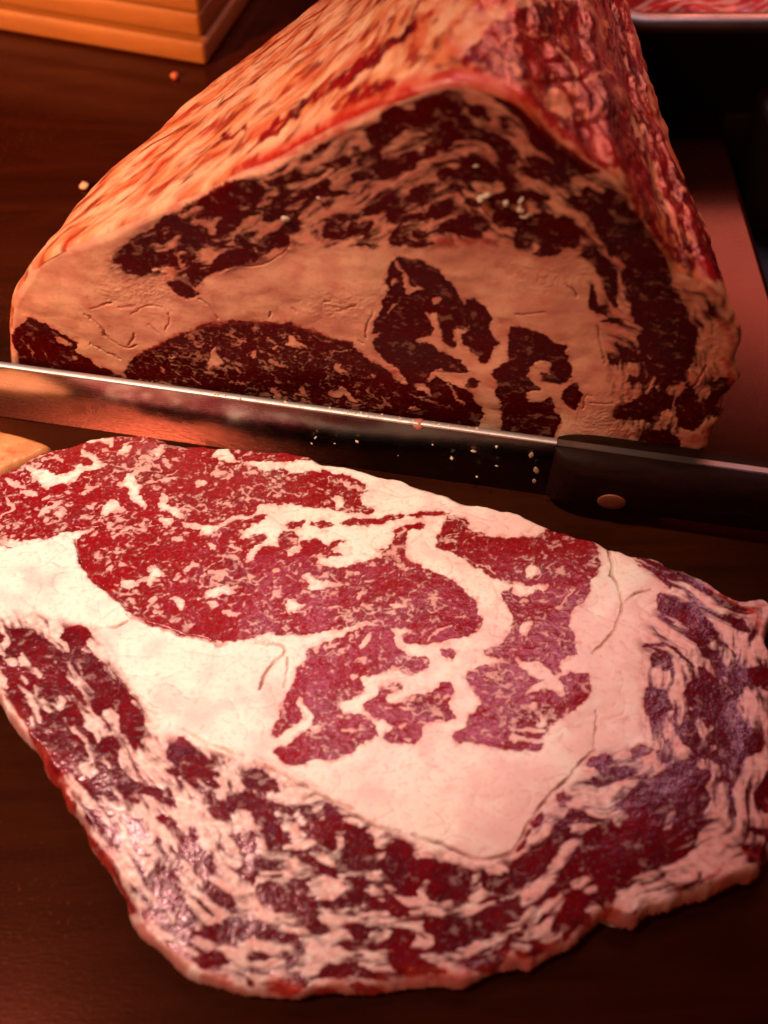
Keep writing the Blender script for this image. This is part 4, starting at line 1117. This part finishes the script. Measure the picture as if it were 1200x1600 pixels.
# ---- knife --------------------------------------------------------------------------
kz = Vector((0, 0, 1)); ktv = Vector((kt[0], kt[1], 0)); knv = Vector((kn[0], kn[1], 0))
KO = Vector((K0[0], K0[1], 0))
kf = empty('butcher_knife', KO + ktv * .12); tag(kf, 'long steel slicing knife with dark riveted handle standing on its edge', 'knife')
def kp(s, n, z): return KO + ktv * s + knv * (n + (z - BLADE_H) * .13) + kz * z   # the blade tips a little towards the slice
hs = .196                                                    # where the handle begins
bm = bmesh.new(); st_ = []
sect = [(.0, .0006), (.00035, .004), (.0010, .020), (.00125, BLADE_H - .0009), (.0010, BLADE_H - .0002), (.0004, BLADE_H), (-.0004, BLADE_H), (-.0010, BLADE_H - .0002), (-.00125, BLADE_H - .0009), (-.0010, .020), (-.00035, .004)]
for s in np.linspace(-.19, hs, 60):
    tp = 1 - .35 * float(np.clip((-.10 - s) / .09, 0, 1)) ** 2
    st_.append([bm.verts.new(kp(s, n, (z - BLADE_H) * tp + BLADE_H if tp < 1 else z)) for n, z in sect])
for a, b2 in zip(st_[:-1], st_[1:]):
    for j in range(len(sect)): bm.faces.new((a[j], a[(j + 1) % len(sect)], b2[(j + 1) % len(sect)], b2[j]))
bm.faces.new(st_[0]); bm.faces.new(st_[-1])
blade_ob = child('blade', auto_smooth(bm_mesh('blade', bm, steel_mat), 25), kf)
bm = bmesh.new(); st_ = []
sp_ = [(-.00118, BLADE_H - .0006)] + [(-.0012 * math.cos(a), BLADE_H - .0002 + .0005 * math.sin(a)) for a in np.linspace(0, math.pi, 9)] + [(.00118, BLADE_H - .0006)]
for s in np.linspace(-.19, hs, 60): st_.append([bm.verts.new(kp(s, n, z)) for n, z in sp_])
for a, b2 in zip(st_[:-1], st_[1:]):
    for j in range(len(sp_) - 1): bm.faces.new((a[j], a[j + 1], b2[j + 1], b2[j]))
child('spine', bm_mesh('spine', bm, spine_mat), blade_ob)
# tang between the two handle scales
bm = bmesh.new()
hl = .125
vs = [[bm.verts.new(kp(s, n, z)) for n, z in ((-.00125, .004), (.00125, .004), (.00125, BLADE_H - .0003), (-.00125, BLADE_H - .0003))] for s in (hs + .0001, hs + hl)]
for j in range(4): bm.faces.new((vs[0][j], vs[0][(j + 1) % 4], vs[1][(j + 1) % 4], vs[1][j]))
bm.faces.new(vs[0]); bm.faces.new(vs[1])
bmesh.ops.bevel(bm, geom=bm.edges[:], offset=.0003, segments=2, affect='EDGES')
child('tang', auto_smooth(bm_mesh('tang', bm, rim_mat)), kf)
def scale_mesh(sg):
    bm = bmesh.new(); rings = []
    for s in np.concatenate([[0], np.linspace(.0006, .012, 8), np.linspace(.016, hl, 24)]):
        g = min(1, s / .012); t_ = .0082 * (.30 + .70 * math.sqrt(1 - (1 - g) ** 2))
        top = BLADE_H - .0006 - .0008 * (1 - g); bot = .0045 + .0010 * math.sin(s / hl * 3.1)
        rr_ = min(.0066, t_ - .0014); prof = [(.0013, bot), (t_ - rr_, bot)]
        prof += [(t_ - rr_ + rr_ * math.sin(a), bot + rr_ - rr_ * math.cos(a)) for a in np.linspace(.2, math.pi / 2, 6)]
        prof += [(t_ - rr_ + rr_ * math.cos(a), top - rr_ + rr_ * math.sin(a)) for a in np.linspace(0, math.pi / 2 - .1, 7)]
        prof += [(.0013, top)]
        rings.append([bm.verts.new(kp(hs + s, sg * n, z)) for n, z in prof])
    m_ = len(rings[0])
    for a, b2 in zip(rings[:-1], rings[1:]):
        for j in range(m_): bm.faces.new((a[j], a[(j + 1) % m_], b2[(j + 1) % m_], b2[j]))
    bm.faces.new(rings[0]); bm.faces.new(rings[-1])
    return auto_smooth(bm_mesh('handle_scale', bm, handle_mat), 40)
front_scale = child('handle_scale', scale_mesh(1), kf); child('handle_scale', scale_mesh(-1), kf)
def rivet(s, z):
    bm = bmesh.new(); prev = None; rad = .0046
    for rr_, n in ((rad, .0064), (rad, .00840), (rad - .0004, .00860), (rad * .5, .0087)):
        rg = [bm.verts.new(kp(s + rr_ * math.cos(a), n, z + rr_ * math.sin(a))) for a in [i * math.pi / 14 for i in range(28)]]
        if prev:
            for j in range(28): bm.faces.new((prev[j], prev[(j + 1) % 28], rg[(j + 1) % 28], rg[j]))
        prev = rg
    bm.faces.new(prev)
    return bm_mesh('rivet', bm, rivet_mat)
dx, dy, dz = ray(955, 790)
nf_ = .0072; tq = ((KO.x + kn[0] * nf_) * kn[0] + (KO.y + kn[1] * nf_) * kn[1]) / (dx * kn[0] + dy * kn[1])
rs_ = (tq * dx - KO.x) * kt[0] + (tq * dy - KO.y) * kt[1]; rz_ = CAM_H + tq * dz
for s in (rs_, rs_ + .062): child('rivet', rivet(s, rz_), front_scale)

# ---- fat trimming at the left, between slice and knife ---------------------------------
def slab(name, outline_px, th, mat, seed, z0=.0006):
    P = pts_of(outline_px); x, y = on_z(P[:, 0], P[:, 1], th)
    o_ = chaikin(np.stack([x, y], 1) * 1000, True, 2)
    X, Y = np.meshgrid(np.arange(o_[:, 0].min() - 1, o_[:, 0].max() + 1, .5), np.arange(o_[:, 1].min() - 1, o_[:, 1].max() + 1, .5))
    D = -coarse_sd(X, Y, o_, 1.0)
    pr = np.sqrt(np.clip(1 - (1 - np.clip(D / 2.5, 0, 1)) ** 2, 0, 1))
    Z = z0 * 1000 + (th - z0) * 1000 * pr + (.25 * noise2(X / 3, Y / 2, seed) + .2 * noise2(X / 1.2, Y / 1.2, seed + 1)) * pr
    co = np.stack([X, Y, Z], -1) / 1000
    m = D > 0
    ok = m[:-1, :-1] & m[:-1, 1:] & m[1:, :-1] & m[1:, 1:]
    idx = np.arange(m.size).reshape(m.shape)
    q = np.stack([idx[:-1, :-1], idx[:-1, 1:], idx[1:, 1:], idx[1:, :-1]], -1)[ok]
    used, inv = np.unique(q, return_inverse=True)
    ln = np.clip(sstep(.3, .6, fbm(X / 7, Y / 3, seed + 2, 3)) * .5, 0, 1)
    z_ = np.zeros(X.shape)
    return np_mesh(name, co.reshape(-1, 3)[used], inv.reshape(-1, 4), mat, None, {'lean': ln.ravel()[used], 'crack': z_.ravel()[used], 'skin': z_.ravel()[used], 'tone': z_.ravel()[used], 'mott': np.clip(.5 + fbm(X / 8, Y / 5, seed + 4, 2), 0, 1).ravel()[used], 'grain': np.clip(.5 + fbm(X / 1.5, Y / 1.1, seed + 6, 2), 0, 1).ravel()[used]})
o = link(bpy.data.objects.new('fat_trimming', slab('fat_trimming', "-60,662 0,668 40,678 72,688 84,698 60,712 20,728 -10,745 -80,770 -110,700", .006, trim_mat, 501)))
tag(o, 'orange piece of trimmed fat between the knife blade and the slice', 'fat trimming')

# ---- crumbs of fat and meat ---------------------------------------------------------------
def crumb_mesh(seed, mat):
    r_ = random.Random(seed); bm = bmesh.new(); bmesh.ops.create_icosphere(bm, subdivisions=2, radius=1)
    for q in bm.verts:
        f = 1 + .35 * float(noise2(np.array([q.co.x * 1.7 + seed]), np.array([q.co.y * 1.7 + q.co.z * 1.3]), seed)[0]) + r_.uniform(-.16, .16)
        q.co = q.co * f
    return bm_mesh('crumb', bm, mat, True)
crumbs = [crumb_mesh(3 + i, crumb_mat) for i in range(4)] + [crumb_mesh(20 + i, crumb_red_mat) for i in range(2)]
def put_crumb(me, loc, size, label, group, name='fat_crumb'):
    o = bpy.data.objects.new(name, me); o.location = loc
    o.scale = (size * random.uniform(.8, 1.5), size * random.uniform(.7, 1.1), size * random.uniform(.6, .9))
    o.rotation_euler = (random.uniform(-.3, .3), random.uniform(-.3, .3), random.uniform(0, 6.3))
    link(o); tag(o, label, 'crumb', group); return o
# along the spine of the blade
for i in range(30):
    s = random.triangular(.06, .195, .15)
    put_crumb(random.choice(crumbs), kp(s, random.uniform(-.0009, .0009), BLADE_H + .0001), random.uniform(.00018, .0006), 'tiny fat crumb stuck on the spine of the knife', 'crumbs on the knife spine')
def on_blade(px, py, n):
    dx, dy, dz = ray(px, py); t = ((KO.x + kn[0] * n) * kn[0] + (KO.y + kn[1] * n) * kn[1]) / (dx * kn[0] + dy * kn[1])
    return Vector((t * dx, t * dy, CAM_H + t * dz))
put_crumb(crumbs[4], on_blade(655, 662, 0), .0021, 'reddish meat shred lying on the knife spine', None, 'meat_shred')
for (x, y, sz) in ((493, 684, .0006), (487, 693, .0005), (523, 693, .0004), (558, 690, .0007), (676, 695, .0006), (740, 705, .0009), (776, 697, .0007), (706, 716, .0007), (776, 728, .0005), (745, 745, .0006), (622, 712, .0003)):
    put_crumb(crumbs[int(x) % 4], on_blade(x, y, .0004), sz * .7, 'tiny pale fat crumb stuck to the dark side of the blade', 'crumbs on the blade side')
for (x, y, sz, lb) in ((830, 711, .0016, 'upper fat smear where the blade meets the handle'), (838, 735, .0019, 'middle fat smear where the blade meets the handle'), (835, 752, .0014, 'lower fat smear where the blade meets the handle')):
    o = put_crumb(crumbs[int(y) % 4], on_blade(x, y, .0006), sz, lb, 'fat smears at the handle joint', 'fat_smear')
    o.scale = (sz * .45, sz * .2, sz * 1.0); o.rotation_euler = (.1, random.uniform(-.3, .3), math.atan2(kt[1], kt[0]))
x, y = on_z(133, 295); put_crumb(crumbs[0], (x, y, .0016), .0021, 'pale fat crumb on the board left of the roast', None)
x, y = on_z(274, 123); put_crumb(crumbs[4], (x, y, .0016), .0022, 'small orange crumb on the board in front of the plank stack', None)
def on_face(px, py, out):
    s, w = to_face(np.array([px]), np.array([py])); return Vector([float(c[0]) for c in face_pt(s, w, np.array([out]))])
for (x, y, sz) in ((752, 308, .0019), (760, 304, .0015), (791, 316, .0014), (815, 312, .0014), (814, 326, .0016), (820, 336, .0014), (744, 258, .0008), (498, 308, .0007), (446, 341, .0015)):
    put_crumb(crumbs[int(x) % 4], on_face(x, y, .0004), sz * .7, 'pale fat crumb clinging to the cut face of the roast', 'crumbs on the roast face')
